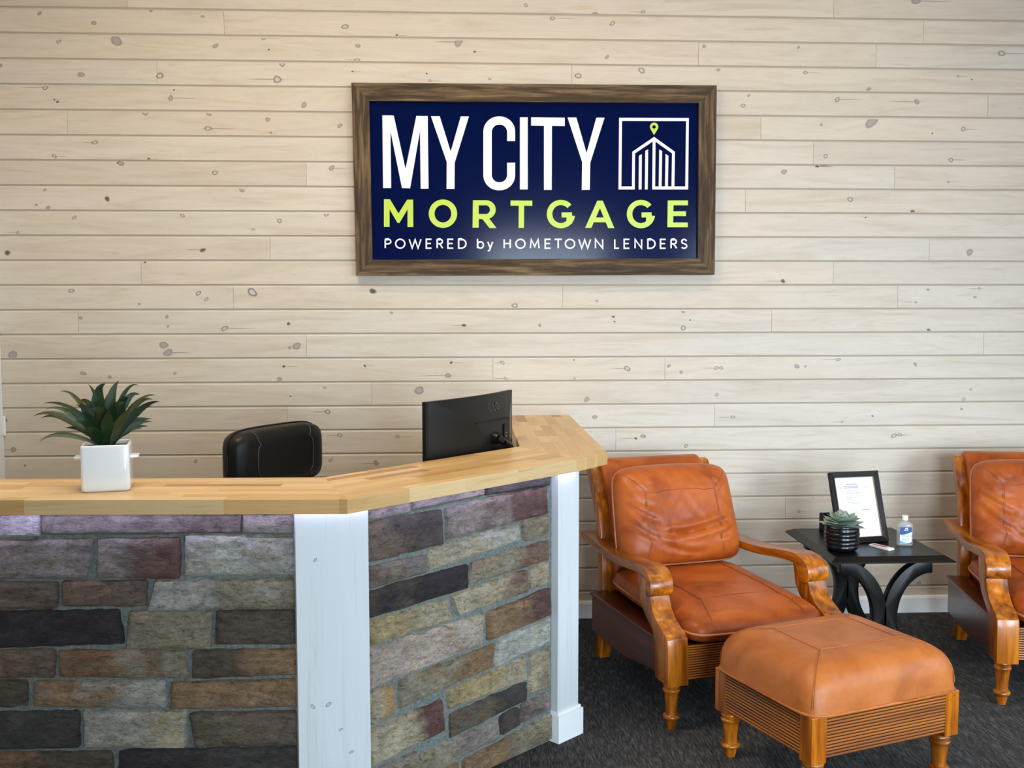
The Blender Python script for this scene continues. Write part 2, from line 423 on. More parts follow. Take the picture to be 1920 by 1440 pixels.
# ---- plank wall: every board is an object, its knots lie in its face
ROWS = {-1: [238, 1564], 0: [420, 1732], 1: [1310, 1643], 2: [294, 1072], 3: [1853], 4: [126, 1427], 5: [1526], 6: [574, 1678],
        7: [1398], 9: [506, 1743], 10: [264, 1563], 11: [437, 1055, 1684], 12: [146, 1447], 13: [574, 1845], 14: [924, 1247],
        15: [697], 16: [538, 1340], 17: [794, 1155], 18: [], 19: [1080], 20: [1473], 21: [1230], 22: [], 23: [1600]}
KN = """74,25,4,f 176,43,5,f 283,19,4,f 380,31,3,f 422,41,3,r 110,78,4,r 218,76,11,f 404,86,5,f 152,140,6,f 300,142,7,r 85,164,6,r 320,184,6,f
326,169,2,d 108,191,3,d 102,187,2,d 272,211,6,r 392,214,5,f 390,241,6,r 178,267,5,r 102,293,4,r 225,302,9,r 403,324,6,r 84,356,3,f 453,355,6,f 1,123,4,f 279,299,4,d
201,373,6,d 68,384,3,f 90,390,5,f 139,408,4,r 342,404,4,r 33,436,3,r 475,430,3,r 14,474,6,d 380,469,5,d 272,490,4,d 134,545,5,r 372,550,5,r 387,561,4,r 261,570,3,f
473,548,9,r 151,596,4,f 313,594,4,f 421,616,6,r 315,612,3,f 307,647,8,f 315,661,8,f 24,666,10,f 156,700,5,f 206,707,4,f 328,700,3,f
647,50,6,r 494,72,4,r 671,86,5,f 670,113,5,r 504,93,2,d 529,120,6,r 520,149,8,r 661,134,2,d 800,138,2,d 806,151,3,r 918,148,3,r 890,97,3,d 860,79,9,f 744,66,3,d
986,10,4,r 1206,22,4,r 1036,34,5,r 1148,44,5,r 1115,26,5,f 1203,132,7,r 1084,142,6,r 1347,130,5,f 1138,107,4,f 1320,87,4,f 1312,102,3,r
570,197,6,f 502,224,5,f 637,236,5,f 622,315,6,f 524,414,5,r 612,402,5,r 508,249,2,d 1497,89,3,f 1878,100,7,r 1510,136,4,r 1796,143,3,r 1629,167,4,f 1393,198,5,r
1570,187,5,r 1719,191,6,f 1634,229,12,f 1540,234,3,f 1806,242,5,r 1548,293,5,r 1783,300,5,r 1532,310,5,d 1470,322,6,f 1778,341,3,r 1594,374,6,r 1711,397,5,d 1717,2,8,f
1404,179,3,f 1822,149,2,d 1748,250,2,d 1623,408,2,d 1818,473,8,f 1468,527,5,d 1740,543,3,f 1717,567,3,r 1836,541,3,r 1741,619,4,d 1828,557,3,f 1494,687,5,f 1510,687,3,r 1572,674,4,r 1716,683,4,f
1344,740,4,r 1807,749,4,r 1820,730,3,r 1374,782,4,r 1803,767,3,f 1579,791,3,r 1676,817,5,r 1687,815,4,r 1636,780,2,d 699,546,7,d 541,607,4,d 734,586,4,f 556,649,8,f 543,652,4,f
524,711,5,f 840,704,6,f 846,680,3,d 942,680,4,r 948,710,4,r 786,732,9,f 614,772,6,r 637,816,5,r 745,819,4,r 870,610,4,d 684,686,3,d 532,687,3,d 545,743,2,d 609,727,3,f
965,573,6,r 1119,564,3,f 1281,615,6,r 1281,584,4,f 1176,691,6,r 1077,710,3,r 1100,749,6,f 1343,690,4,r 1352,690,4,r 1254,686,4,f 1277,698,4,f 1115,782,5,f 1286,836,4,r 1012,610,4,f
1076,675,2,d 1150,594,3,d 1152,603,2,d 1294,600,2,d 620,863,4,r 705,868,6,f 8,788,6,f 25,843,6,f 47,873,3,f 367,865,4,f 1498,959,3,r 1524,932,3,r 1723,1094,5,f 137,785,3,f 1206,818,5,f 1192,822,3,d""".split()
KN = [(float(a), float(b), float(c), k) for a, b, c, k in (t.split(',') for t in KN)]
KN = [(on_y(x, y, 0), r, k) for x, y, r, k in KN]
rk = random.Random(3)
for row in range(-5, 26):
    zt = Z0 - row * PITCH_Z; zb = max(zt - PITCH_Z, 0.0)
    if zt <= 0.02: continue
    zt = min(zt, ZC - .001)
    zc = (zt + zb) / 2
    cuts = []
    for px in ROWS.get(row, []):
        lo, hi = 0.0, 0.0
        cuts.append(on_y(px, 535 - (zc - 1.7) / 5.6 * 2000, 0).x)
    xs = [XL] + sorted(cuts) + [XR]
    if row < -1: xs = [XL, -0.6 + rk.uniform(-1, 1), 2.4 + rk.uniform(-1, 1), XR]
    if len(xs) == 2: xs = [XL, XR]
    for x0, x1 in zip(xs, xs[1:]):
        cx = (x0 + x1) / 2; a, b_ = x0 - cx + .0007, x1 - cx - .0007
        h0, h1 = zb - zc, zt - zc
        # side profile: rounded lower edge, bevelled upper edge; (y, z)
        prof = [(.016, h0 + .0026), (.0045, h0 + .0026), (.0012, h0 + .0036), (0, h0 + .006), (0, h1 - .0115), (.0065, h1 - .0012), (.016, h1 - .0012)]
        mb = MB(); mb.prism(prof, lambda y, z: (a, y, z), lambda y, z: (b_, y, z))
        uvs = {}
        for P, r, k in KN:
            if x0 + .01 < P.x < x1 - .01 and zb < P.z < zt:
                R = r * 0.00285 * .92; el = rk.uniform(1.0, 1.35); an = rk.uniform(-.7, .7)
                px_, pz_ = P.x - cx, P.z - zc
                base = len(mb.v); n = 16; pts = [(px_, -.0004, pz_)]; uv = [(0, 0)]
                for i in range(n):
                    t = 2 * pi * i / n; rr = R * (1 + .10 * sin(2 * t + P.x * 9) + .06 * sin(3 * t + P.z * 30))
                    u, w_ = rr * el * cos(t), rr * .88 * sin(t)
                    q = (px_ + u * cos(an) - w_ * sin(an), -.0004, min(max(pz_ + u * sin(an) + w_ * cos(an), h0 + .0062), h1 - .0118))
                    pts.append(q); uv.append((cos(t), sin(t)))
                mb.add(pts, [(0, 1 + (i + 1) % n, 1 + i) for i in range(n)], {'r': 1, 'f': 2, 'd': 3}[k])
                for i, q in enumerate(uv): uvs[base + i] = q
                if k != 'f' or r > 5:
                    if rk.random() < .55:   # fine grain line through the knot
                        base = len(mb.v); L = R * rk.uniform(3.5, 8); hh = R * .16; dz_ = rk.uniform(-.15, .15) * R
                        sx = rk.choice((-1, 1)) * L * .5
                        pts = [(px_ + sx, -.0003, pz_ + dz_)]; uv = [(0, 0)]
                        for i in range(12):
                            t = 2 * pi * i / 12
                            q = (min(max(px_ + sx + L * cos(t), a), b_), -.0003, min(max(pz_ + dz_ + hh * sin(t), h0 + .0062), h1 - .0118)); pts.append(q); uv.append((cos(t), sin(t)))
                        mb.add(pts, [(0, 1 + (i + 1) % 12, 1 + i) for i in range(12)], 4)
                        for i, q in enumerate(uv): uvs[base + i] = q
        o = mb.build('plank', [M['plank'], M['knot_ring'], M['knot_fill'], M['knot_dark'], M['streak']], wall, loc=(cx, 0, zc), recalc=False)
        me = o.data
        if uvs:
            ul = me.uv_layers.new(name='UVMap')
            for li, l in enumerate(me.loops): ul.data[li].uv = uvs.get(l.vertex_index, (0, 0))

# skirting: plain board with a small eased top
def skirting(x0, x1):
    return MB().prism([(0.009, 0), (-.014, 0), (-.014, .078), (-.010, .088), (-.004, .093), (.009, .093)], lambda y, z: (x0, y, z), lambda y, z: (x1, y, z))
tag(skirting(XL, XR).build('baseboard_back', M['white']), kind='structure')
# white casing at the left end of the plank wall, with a hinge leaf
t = tag(MB().box(XL, XL + .012, -.11, -.001, 0, 2.13).build('trim_1', M['white'], bevel=.002), kind='structure')
hg = MB().box(XL + .012, XL + .015, -.06, -.004, 1.01, 1.10); hg.tube([(XL + .019, -.006, 1.005), (XL + .019, -.006, 1.105)], .006, 8)
hg.build('hinge', M['white'], t)

# ------------------------------------------------------------------ reception desk
ZT, ZU = 1.09, 1.044
V2 = lambda p: Vector((p.x, p.y))
K = V2(on_z(651, 936, ZT)); B2 = V2(on_z(1082, 862, ZT)); R1 = V2(on_z(1139, 849, ZT))
A0 = V2(on_z(0, 938, ZT)); I0 = V2(on_z(0, 898, ZT)); IK = V2(on_z(608, 895, ZT)); IR = V2(on_z(974, 837, ZT))
eA = (K - A0).normalized(); eB = (B2 - K).normalized()
def along_x(p, e, x): return p + e * ((x - p.x) / e.x)
AL = along_x(A0, eA, XL + .002); IL = along_x(I0, (IK - I0).normalized(), XL + .002)
RB = Vector((R1.x, -.003)); IB = Vector((IR.x + .012, -.003))

def clip(poly, p, n):
    out = []
    for i in range(len(poly)):
        a, b = poly[i], poly[(i + 1) % len(poly)]
        da, db = (a - p).dot(n), (b - p).dot(n)
        if da >= 0: out.append(a)
        if (da > 0 > db) or (da < 0 < db): out.append(a + (b - a) * (da / (da - db)))
    return out
def clip_poly(poly, conv):
    c = sum((q for q in conv), Vector((0, 0))) / len(conv)
    for i in range(len(conv)):
        p, q = conv[i], conv[(i + 1) % len(conv)]
        n = Vector((-(q - p).y, (q - p).x)).normalized()
        if (c - p).dot(n) < 0: n = -n
        poly = clip(poly, p, n)
        if len(poly) < 3: return []
    return poly
def set_tone(o, fn, name='tone'):
    me = o.data; at_ = me.color_attributes.new(name, 'FLOAT_COLOR', 'POINT')
    for i, v in enumerate(me.vertices): at_.data[i].color = (*fn(v.co)[:3], 1)

top = tag(empty('countertop', (K.x, K.y, ZU)), 'long butcher block countertop of maple staves bending round the stone reception desk', 'countertop')
rs = random.Random(21)
TONES = [(srgb(224, 188, 132), 5), (srgb(216, 176, 118), 4), (srgb(230, 198, 146), 4), (srgb(204, 162, 104), 2.2), (srgb(178, 132, 82), .7), (srgb(220, 182, 126), 3)]
def staves(conv, org, e, wdt, lmin, lmax):
    n = Vector((-e.y, e.x))
    us = [(q - org).dot(e) for q in conv]; vs = [(q - org).dot(n) for q in conv]
    v = min(vs)
    while v < max(vs) - 1e-4:
        u = min(us) - rs.uniform(0, lmax)
        while u < max(us):
            L = rs.uniform(lmin, lmax)
            rect = [org + e * a + n * b for a, b in ((u, v), (u + L, v), (u + L, v + wdt), (u, v + wdt))]
            u += L
            pl = clip_poly(rect, conv)
            if len(pl) < 3: continue
            ar = abs(sum(pl[i].x * pl[(i + 1) % len(pl)].y - pl[(i + 1) % len(pl)].x * pl[i].y for i in range(len(pl)))) / 2
            if ar < 2e-4: continue
            c = sum(pl, Vector((0, 0))) / len(pl)
            loc = [((q - c).dot(e), (q - c).dot(n)) for q in pl]
            o = MB().prism(loc, lambda x, y: (x, y, 0), lambda x, y: (x, y, ZT - ZU)).build('stave', M['stave'], top, bevel=.0006, seg=1)
            o.location = (c.x - K.x, c.y - K.y, 0); o.rotation_euler = (0, 0, atan2(e.y, e.x))
            base = rs.choices([t for t, _ in TONES], [w for _, w in TONES])[0]; j = rs.uniform(.78, .89)
            set_tone(o, lambda co: (base[0] * j, base[1] * j, base[2] * j))
        v += wdt
staves([AL, K, IK, IL], A0, eA, .046, .35, .85)
staves([K, B2, IR, IK], K, eB, .044, .25, .6)
staves([IR, B2, R1, RB, IB], IR, Vector((0, 1)), .048, .18, .42)

desk = tag(empty('reception_desk', (K.x, K.y, 0)), 'reception desk with cut stone front panels between white pine corner boards', 'desk')
def dl(p, z): return (p.x - K.x, p.y - K.y, z)
nA = Vector((-eA.y, eA.x)); nB = Vector((-eB.y, eB.x))           # inward normals
def line_x(p, e, q, g):                                             # crossing of two lines
    d = e.x * g.y - e.y * g.x; w = q - p
    return p + e * ((w.x * g.y - w.y * g.x) / d)
OVER, OVS, OVM = .026, .046, .060                                   # overhang of boards, stone faces, mortar
def slab(poly, z0, z1, name, mat, **kw):
    return MB().prism([(q.x - K.x, q.y - K.y) for q in poly], lambda x, y: (x, y, z0), lambda x, y: (x, y, z1)).build(name, mat, desk, **kw)
# boards at the bend
ck = line_x(K + nA * OVER, eA, K + nB * OVER, eB); cki = line_x(K + nA * (OVER + .022), eA, K + nB * (OVER + .022), eB)
def on_line(p, e, px, z):                                           # where the pixel's ray meets the upright plane through a line
    n = Vector((-e.y, e.x)); q = at(px, 962, (n.x, n.y, 0), n.dot(p)); return V2(q)
a0 = on_line(K + nA * OVER, eA, 553, 0); b0 = on_line(K + nB * OVER, eB, 690, 0)
nC = (nA + nB).normalized()
mb = MB().prism([(q.x - K.x, q.y - K.y) for q in (a0, b0, b0 + nC * .035, a0 + nC * .035)], lambda x, y: (x, y, 0), lambda x, y: (x, y, ZU - .001))
cb_uv = {}
nP = Vector((-(b0 - a0).y, (b0 - a0).x)).normalized(); eP = (b0 - a0).normalized()
for px_, py_, rr_, an_ in ((591, 1050, .0062, .9), (587, 1325, .0075, -.9), (616, 1321, .0082, .6), (639, 1368, .0055, .5), (659, 1410, .006, .4)):
    c_ = at(px_, py_, (nP.x, nP.y, 0), nP.dot(a0) - .0004); base_ = len(mb.v); n_ = 14
    pts_ = [c_]
    for i_ in range(n_):
        t_ = 2 * pi * i_ / n_; u_, w_ = rr_ * cos(t_) * 1.5, rr_ * sin(t_) * .8
        pts_.append(c_ + Vector((eP.x, eP.y, 0)) * (u_ * cos(an_) - w_ * sin(an_)) + Vector((0, 0, u_ * sin(an_) + w_ * cos(an_)))); cb_uv[base_ + 1 + i_] = (cos(t_), sin(t_))
    cb_uv[base_] = (0, 0)
    mb.add([p - Vector((K.x, K.y, 0)) for p in pts_], [(0, 1 + (i_ + 1) % n_, 1 + i_) for i_ in range(n_)], 1)
cb = mb.build('corner_board', [M['whitewood'], M['knot_pale']], desk)
ul = cb.data.uv_layers.new(name='UVMap')
for li, l in enumerate(cb.data.loops): ul.data[li].uv = cb_uv.get(l.vertex_index, (0, 0))
# end post
p0 = V2(at(1047, 884, (nB.x, nB.y, 0), nB.dot(K + nB * OVER))); p1 = V2(at(1086, 876, (nB.x, nB.y, 0), nB.dot(K + nB * OVER)))
slab([p0, p1, p1 + nB * .05, p0 + nB * .05], 0, ZU - .001, 'end_post', M['whitewood'], bevel=.0015)
q0 = p0 - nB * .014 - eB * .010; q1 = p1 - nB * .014 + eB * .014
bb = slab([q0, q1, q1 + nB * .06, q0 + nB * .06], 0, .105, 'post_plinth', M['white'])
slab([q0 + (eB + nB) * .006, q1 + (nB - eB) * .006, q1 + nB * .055 - eB * .006, q0 + nB * .055 + eB * .006], .105, .118, 'plinth_cap', M['white'], bevel=.003)
# mortar beds
mA0 = along_x(A0 + nA * OVM, eA, XL + .002); mk = line_x(K + nA * OVM, eA, K + nB * OVM, eB)
mkA = a0 + nA * (OVM - OVER) + eA * .02; mkB = b0 + nB * (OVM - OVER) - eB * .02
bedA = slab([mA0, mkA, mkA + nA * .06, mA0 + nA * .06], 0, ZU - .001, 'stone_panel', M['mortar'])
bedB = slab([mkB, p0 + nB * (OVM - OVER) + eB * .03, p0 + nB * (OVM - OVER + .06) + eB * .03, mkB + nB * .06], 0, ZU - .001, 'stone_panel', M['mortar'])
# flank towards the armchairs and the writing shelf behind
fl0 = p1 + nB * .03
slab([fl0, Vector((p1.x - .01, -.02)), Vector((p1.x - .06, -.02)), fl0 - eB * .05], 0, ZU - .001, 'side_panel', M['whitewood'])
slab([along_x(I0, eA, XL + .01) - Vector((0, .1)), IK - Vector((0, .1)) + Vector((.06, 0)), IR + Vector((.06, -.05)), Vector((IR.x + .06, -.08)), Vector((IR.x - .42, -.08)), IK + Vector((-.1, .26)), along_x(I0, eA, XL + .01) + Vector((0, .24))], .71, .74, 'writing_shelf', M['whitewood'])
# led strips under the overhang
for p, q, n in ((A0 - eA * .6, a0, nA), (b0, p1 - eB * .03, nB)):
    pp = (K + n * .011) + (p - K) - n * (p - K).dot(n); qq = (K + n * .011) + (q - K) - n * (q - K).dot(n)
    slab([pp, qq, qq + n * .011, pp + n * .011], ZU - .0016, ZU - .0003, 'led_strip', M['led'])

pp, qq = a0 - nC * .013 + eA * .01, b0 - nC * .013 - eB * .01
slab([pp, qq, qq + nC * .004, pp + nC * .004], ZU - .0016, ZU - .0003, 'led_strip', M['led'])
def stone(quad, ca, cb, T, host, nin, split=.5, seed=0):
    """quad: four 3d points TL TR BR BL on the stone face; grows a rough-faced block out of the mortar"""
    TL, TR, BR, BL = [Vector(q) for q in quad]
    c0 = (TL + TR + BR + BL) / 4; GR = .0045
    ux = (TR - TL).normalized(); TL = TL - ux * GR; BL = BL - ux * GR; TR = TR + ux * GR; BR = BR + ux * GR
    for q, s_ in ((TL, 1), (TR, 1), (BL, -1), (BR, -1)): q.z += s_ * GR
    L = ((TR - TL).length + (BR - BL).length) / 2; H = ((TL - BL).length + (TR - BR).length) / 2
    nout = Vector((-nin.x, -nin.y, 0))
    def params(S, k):
        e = [0, min(.006 / S, .08), min(.016 / S, .16)]
        mid = [e[2] + (1 - 2 * e[2]) * (i + 1) / (k + 1) for i in range(k)]
        return e + mid + [1 - x for x in reversed(e)]
    us = params(L, max(4, int(L / .012))); vs = params(H, max(4, int(H / .012)))
    v = []; off = Vector((seed * 3.7, seed * 1.3, seed * 2.1)); tones = []
    c0 = (TL + TR + BR + BL) / 4
    for j, b in enumerate(vs):
        for i, a in enumerate(us):
            p = (TL * (1 - a) + TR * a) * (1 - b) + (BL * (1 - a) + BR * a) * b
            # rounded corners and chipped outline
            du, dv = min(a, 1 - a) * L, min(b, 1 - b) * H
            rc = .014
            if du < rc and dv < rc:
                ku, kv = rc - du, rc - dv; dd = sqrt(ku * ku + kv * kv)
                if dd > rc: p += (c0 - p).normalized() * (dd - rc) * 1.1
            w = p + off; nn = noise.noise(w * 22)
            if i in (0, len(us) - 1) or j in (0, len(vs) - 1): p += Vector((nn, noise.noise(w * 22 + Vector((9, 9, 9))), noise.noise(w * 19 + Vector((5, 1, 7))))) * .0055 + Vector((noise.noise(w * 70), 0, noise.noise(w * 70 + Vector((4, 4, 4))))) * .002
            edge = min(1, min(du, dv) / .011)
            h = -.016 + (T + .016) * (edge ** .5) if edge < 1 else T
            h += edge * (noise.fractal(Vector((w.x * 16, w.y * 16, w.z * 30)), 0.9, 2.1, 6) * .0055 + noise.noise(w * 5) * .004 - .0035 * max(0, noise.noise(Vector((w.x * 7, w.y * 7, w.z * 40)))))
            p.z = min(p.z, ZU - .0025)
            v.append(p + nout * h)
            k = a + .45 * noise.noise(w * 9) + .2 * noise.noise(w * 30)
            k = min(1, max(0, (k - split) / .38 + .5))
            g = 1 + .26 * noise.noise(w * 12 + Vector((3, 3, 3)))
            tones.append([(ca[q] * (1 - k) + cb[q] * k) * g for q in range(3)])
    nu = len(us); f = []
    for j in range(len(vs) - 1):
        for i in range(nu - 1): f.append((j * nu + i, (j + 1) * nu + i, (j + 1) * nu + i + 1, j * nu + i + 1))
    o = MB().add([q - Vector((K.x, K.y, 0)) for q in v], f).build('stone', M['stone'], host, smooth=40, recalc=False)
    at_ = o.data.color_attributes.new('tone', 'FLOAT_COLOR', 'POINT')
    for i, t in enumerate(tones): at_.data[i].color = (*t, 1)
    return o
C = {'lilac': srgb(190, 184, 186), 'purple': srgb(124, 112, 108), 'gray': srgb(150, 142, 138), 'pinkgray': srgb(156, 144, 140), 'maroon': srgb(112, 84, 79),
     'white': srgb(192, 192, 184), 'brown': srgb(122, 108, 96), 'red': srgb(132, 108, 94), 'light': srgb(178, 176, 168), 'coal': srgb(58, 54, 60), 'beige': srgb(158, 150, 130),
     'olive': srgb(98, 90, 78), 'rust': srgb(134, 104, 78), 'tan': srgb(152, 126, 98), 'cream': srgb(190, 180, 156), 'dgray': srgb(76, 74, 72), 'yellow': srgb(182, 166, 128),
     'rosy': srgb(196, 182, 170), 'plum': srgb(90, 82, 80), 'ice': srgb(190, 192, 184), 'orange': srgb(190, 158, 112), 'obrown': srgb(112, 104, 88)}
SA = [((-70, 968), (73, 966), (73, 1006), (-70, 1010), 'lilac', 'lilac'), ((77, 966), (452, 966), (450, 1000), (77, 1003), 'gray', 'purple'), ((455, 966), (551, 965), (551, 1001), (455, 1001), 'gray', 'gray'),
      ((-60, 1016), (174, 1012), (161, 1085), (-60, 1086), 'pinkgray', 'gray'), ((183, 1012), (336, 1010), (334, 1085), (181, 1085), 'gray', 'maroon'), ((347, 1005), (552, 1009), (553, 1077), (346, 1079), 'white', 'light'),
      ((-60, 1092), (107, 1094), (105, 1141), (-60, 1146), 'brown', 'brown'), ((116, 1092), (274, 1089), (272, 1137), (115, 1137), 'red', 'brown'), ((292, 1090), (553, 1087), (555, 1142), (275, 1147), 'light', 'beige'),
      ((-60, 1149), (221, 1146), (230, 1208), (-60, 1217), 'coal', 'coal'), ((243, 1147), (398, 1147), (394, 1218), (235, 1217), 'beige', 'beige'), ((406, 1147), (555, 1145), (556, 1208), (404, 1209), 'olive', 'olive'),
      ((-60, 1223), (102, 1220), (98, 1272), (-60, 1275), 'rust', 'brown'), ((110, 1222), (347, 1222), (351, 1272), (111, 1270), 'rust', 'beige'), ((362, 1222), (556, 1218), (556, 1265), (360, 1273), 'olive', 'tan'),
      ((-60, 1279), (48, 1278), (50, 1325), (-60, 1328), 'rust', 'olive'), ((64, 1280), (308, 1281), (308, 1328), (62, 1326), 'tan', 'light'), ((322, 1281), (557, 1276), (558, 1326), (320, 1331), 'tan', 'tan'),
      ((-60, 1338), (146, 1336), (146, 1404), (-60, 1408), 'dgray', 'dgray'), ((155, 1335), (346, 1335), (344, 1404), (158, 1404), 'light', 'cream'), ((354, 1340), (559, 1335), (559, 1398), (366, 1402), 'obrown', 'brown'),
      ((-60, 1413), (208, 1412), (210, 1466), (-60, 1466), 'rust', 'olive'), ((222, 1410), (560, 1402), (561, 1466), (224, 1468), 'coal', 'dgray'),
      ((-60, 1474), (120, 1474), (120, 1530), (-60, 1530), 'gray', 'beige'), ((130, 1474), (400, 1475), (400, 1530), (130, 1530), 'brown', 'rust'), ((410, 1475), (562, 1474), (563, 1530), (410, 1530), 'light', 'beige'),
      ((-60, 1538), (260, 1538), (260, 1600), (-60, 1600), 'coal', 'olive'), ((270, 1538), (564, 1538), (565, 1600), (270, 1600), 'tan', 'beige')]
SB = [((692, 957), (772, 942), (773, 961), (693, 977), 'gray', 'gray'), ((775, 940), (910, 913), (908, 929), (777, 957), 'gray', 'pinkgray'), ((915, 911), (1034, 889), (1031, 910), (913, 928), 'plum', 'dgray'),
      ((693, 982), (831, 956), (835, 1020), (695, 1055), 'brown', 'plum'), ((838, 953), (1026, 911), (1029, 963), (842, 1012), 'pinkgray', 'maroon'),
      ((693, 1066), (802, 1041), (800, 1073), (695, 1105), 'brown', 'gray'), ((807, 1030), (975, 984), (979, 1013), (808, 1069), 'cream', 'white'), ((982, 974), (1030, 967), (1031, 1006), (985, 1014), 'beige', 'beige'),
      ((693, 1112), (879, 1059), (878, 1103), (697, 1159), 'olive', 'coal'), ((886, 1057), (1031, 1014), (1031, 1050), (883, 1096), 'beige', 'red'),
      ((695, 1168), (840, 1124), (851, 1163), (697, 1211), 'yellow', 'cream'), ((848, 1118), (990, 1069), (992, 1109), (862, 1154), 'cream', 'red'), ((997, 1060), (1030, 1053), (1031, 1094), (997, 1104), 'cream', 'cream'),
      ((697, 1220), (908, 1154), (907, 1207), (698, 1292), 'rosy', 'rosy'), ((917, 1150), (1032, 1103), (1034, 1153), (918, 1201), 'tan', 'maroon'),
      ((752, 1279), (931, 1207), (925, 1252), (753, 1329), 'beige', 'tan'), ((938, 1202), (1033, 1158), (1033, 1204), (930, 1252), 'ice', 'ice'), ((698, 1298), (740, 1288), (742, 1333), (700, 1362), 'cream', 'orange'),
      ((842, 1298), (988, 1232), (991, 1276), (845, 1329), 'yellow', 'cream'), ((997, 1228), (1033, 1216), (1033, 1290), (997, 1302), 'cream', 'beige'),
      ((698, 1369), (830, 1314), (835, 1369), (700, 1438), 'cream', 'maroon'), ((847, 1341), (990, 1280), (991, 1312), (847, 1386), 'obrown', 'dgray'), ((980, 1322), (1035, 1298), (1034, 1329), (982, 1356), 'purple', 'gray'), ((941, 1343), (974, 1329), (976, 1358), (943, 1379), 'plum', 'dgray'),
      ((788, 1420), (936, 1350), (940, 1385), (800, 1455), 'beige', 'gray'), ((872, 1428), (1036, 1340), (1036, 1386), (872, 1476), 'tan', 'beige'), ((700, 1449), (782, 1410), (792, 1455), (702, 1500), 'gray', 'beige'),
      ((702, 1508), (862, 1432), (862, 1480), (704, 1562), 'beige', 'tan')]
rx = random.Random(12); EX = []
for a, b, c, d_, ka, kb in SA:                                      # the courses go on to the side wall
    if a[0] < 0:
        cut = -60 - rx.uniform(150, 320)
        for x0, x1 in ((-67, cut + 7), (cut, -540)):
            k_ = rx.choice(('brown', 'gray', 'beige', 'olive', 'tan', 'light', 'dgray', 'rust'))
            EX.append(((x1, a[1]), (x0, a[1]), (x0, d_[1]), (x1, d_[1]), k_, k_))
SA = [tuple((max(q[0], -60), q[1]) if isinstance(q, tuple) else q for q in t) for t in SA] + EX
for i, (a, b, c, d_, ka, kb) in enumerate(SA):
    pl = (nA.x, nA.y, 0); cc = nA.dot(K + nA * OVS)
    qd = [at(*q, pl, cc) for q in (a, b, c, d_)]
    for q in qd:
        q.z = max(q.z, .004)
        if q.x < XL + .01: q.y += eA.y / eA.x * (XL + .01 - q.x); q.x = XL + .01
    stone(qd, C[ka], C[kb], .004 * (i % 3), bedA, nA, .5, i)
for i, (a, b, c, d_, ka, kb) in enumerate(SB):
    pl = (nB.x, nB.y, 0); cc = nB.dot(K + nB * OVS)
    qd = [at(*q, pl, cc) for q in (a, b, c, d_)]
    for q in qd: q.z = max(q.z, .003)
    stone(qd, C[ka], C[kb], .004 * (i % 3), bedB, nB, {'coal': .3, 'maroon': .62, 'red': .72}.get(kb, .5), 50 + i)

# ------------------------------------------------------------------ framed company sign
sg = tag(empty('wall_sign', (0.443, 0, 1.82)), 'large navy sign lettered MY CITY MORTGAGE in a weathered wood frame on the plank wall', 'sign')
SO = Vector(sg.location)
YFR, YPN = -.052, -.030
out_ = [on_y(x, y, YFR) for x, y in ((659, 155), (1344, 160), (1340, 515), (668, 517))]
inn = [on_y(x, y, YFR) for x, y in ((692, 189), (1311, 193), (1309, 484), (698, 487))]
for i, nm in enumerate(('weathered_x', 'weathered_z', 'weathered_x', 'weathered_z')):
    j = (i + 1) % 4
    quad = [out_[i], out_[j], inn[j], inn[i]]
    c = sum(quad, Vector()) / 4
    mb = MB(); N = 14
    # a long board in strips so that its edges can be a little worn
    for k in range(N):
        s0, s1 = k / N, (k + 1) / N
        def P(s, t, y, kk):
            p = quad[0].lerp(quad[1], s).lerp(quad[3].lerp(quad[2], s), t)
            w = .0012 * noise.noise(Vector((kk * 1.7, i * 5, t * 9)))
            return Vector((p.x + (w if i % 2 else 0), y, p.z + (0 if i % 2 else w))) - c
        vs = [P(s, t, y, k + (s == s1)) for y in (YFR, -.001) for s, t in ((s0, 0), (s1, 0), (s1, 1), (s0, 1))]
        fs = [(0, 1, 2, 3), (7, 6, 5, 4), (0, 4, 5, 1), (2, 6, 7, 3)]
        if k == 0: fs.append((0, 3, 7, 4))
        if k == N - 1: fs.append((1, 5, 6, 2))
        mb.add(vs, fs)
    o = mb.build('frame_board', M[nm], sg, recalc=True)
    o.location = (c.x - SO.x, YFR, c.z - SO.z)
    bm = bmesh.new(); bm.from_mesh(o.data); bmesh.ops.remove_doubles(bm, verts=bm.verts, dist=1e-5); bmesh.ops.recalc_face_normals(bm, faces=bm.faces)
    bm.to_mesh(o.data); bm.free()
pc = [Vector((p.x, YPN, p.z)) - Vector((SO.x, 0, SO.z)) for p in inn]
MB().hexa([p + Vector(((-.012 if k in (0, 3) else .012), .02, (.012 if k < 2 else -.012))) for k, p in enumerate(pc)], [p + Vector(((-.012 if k in (0, 3) else .012), 0, (.012 if k < 2 else -.012))) for k, p in enumerate(pc)]).build('panel', M['navy'], sg)
YL = YPN - .0006
LIFT = [0.0]
def sp(px, py):
    p = on_y(px, py, YL); return (p.x - SO.x, YL - LIFT[0], p.z - SO.z)
def z8(x, y): return (640 + x / 2.6667, 140 + y / 2.6667)
def z4(x, y): return (1140 + x / 6, 140 + y / 6)
def flat(mb, pts):
    LIFT[0] += .00012; mb.add([sp(*p) for p in pts], [tuple(range(len(pts)))])
def band(mb, A, B, closed=False):
    """strip between two equally long outlines"""
    LIFT[0] += .00012; n = len(A); mb.add([sp(*p) for p in A] + [sp(*p) for p in B], [(i, (i + 1) % n, n + (i + 1) % n, n + i) for i in range(n if closed else n - 1)])
def arc(cx, cy, rx, ry, a0, a1, n=24): return [(cx + rx * cos(radians(a0 + (a1 - a0) * i / n)), cy - ry * sin(radians(a0 + (a1 - a0) * i / n))) for i in range(n + 1)]
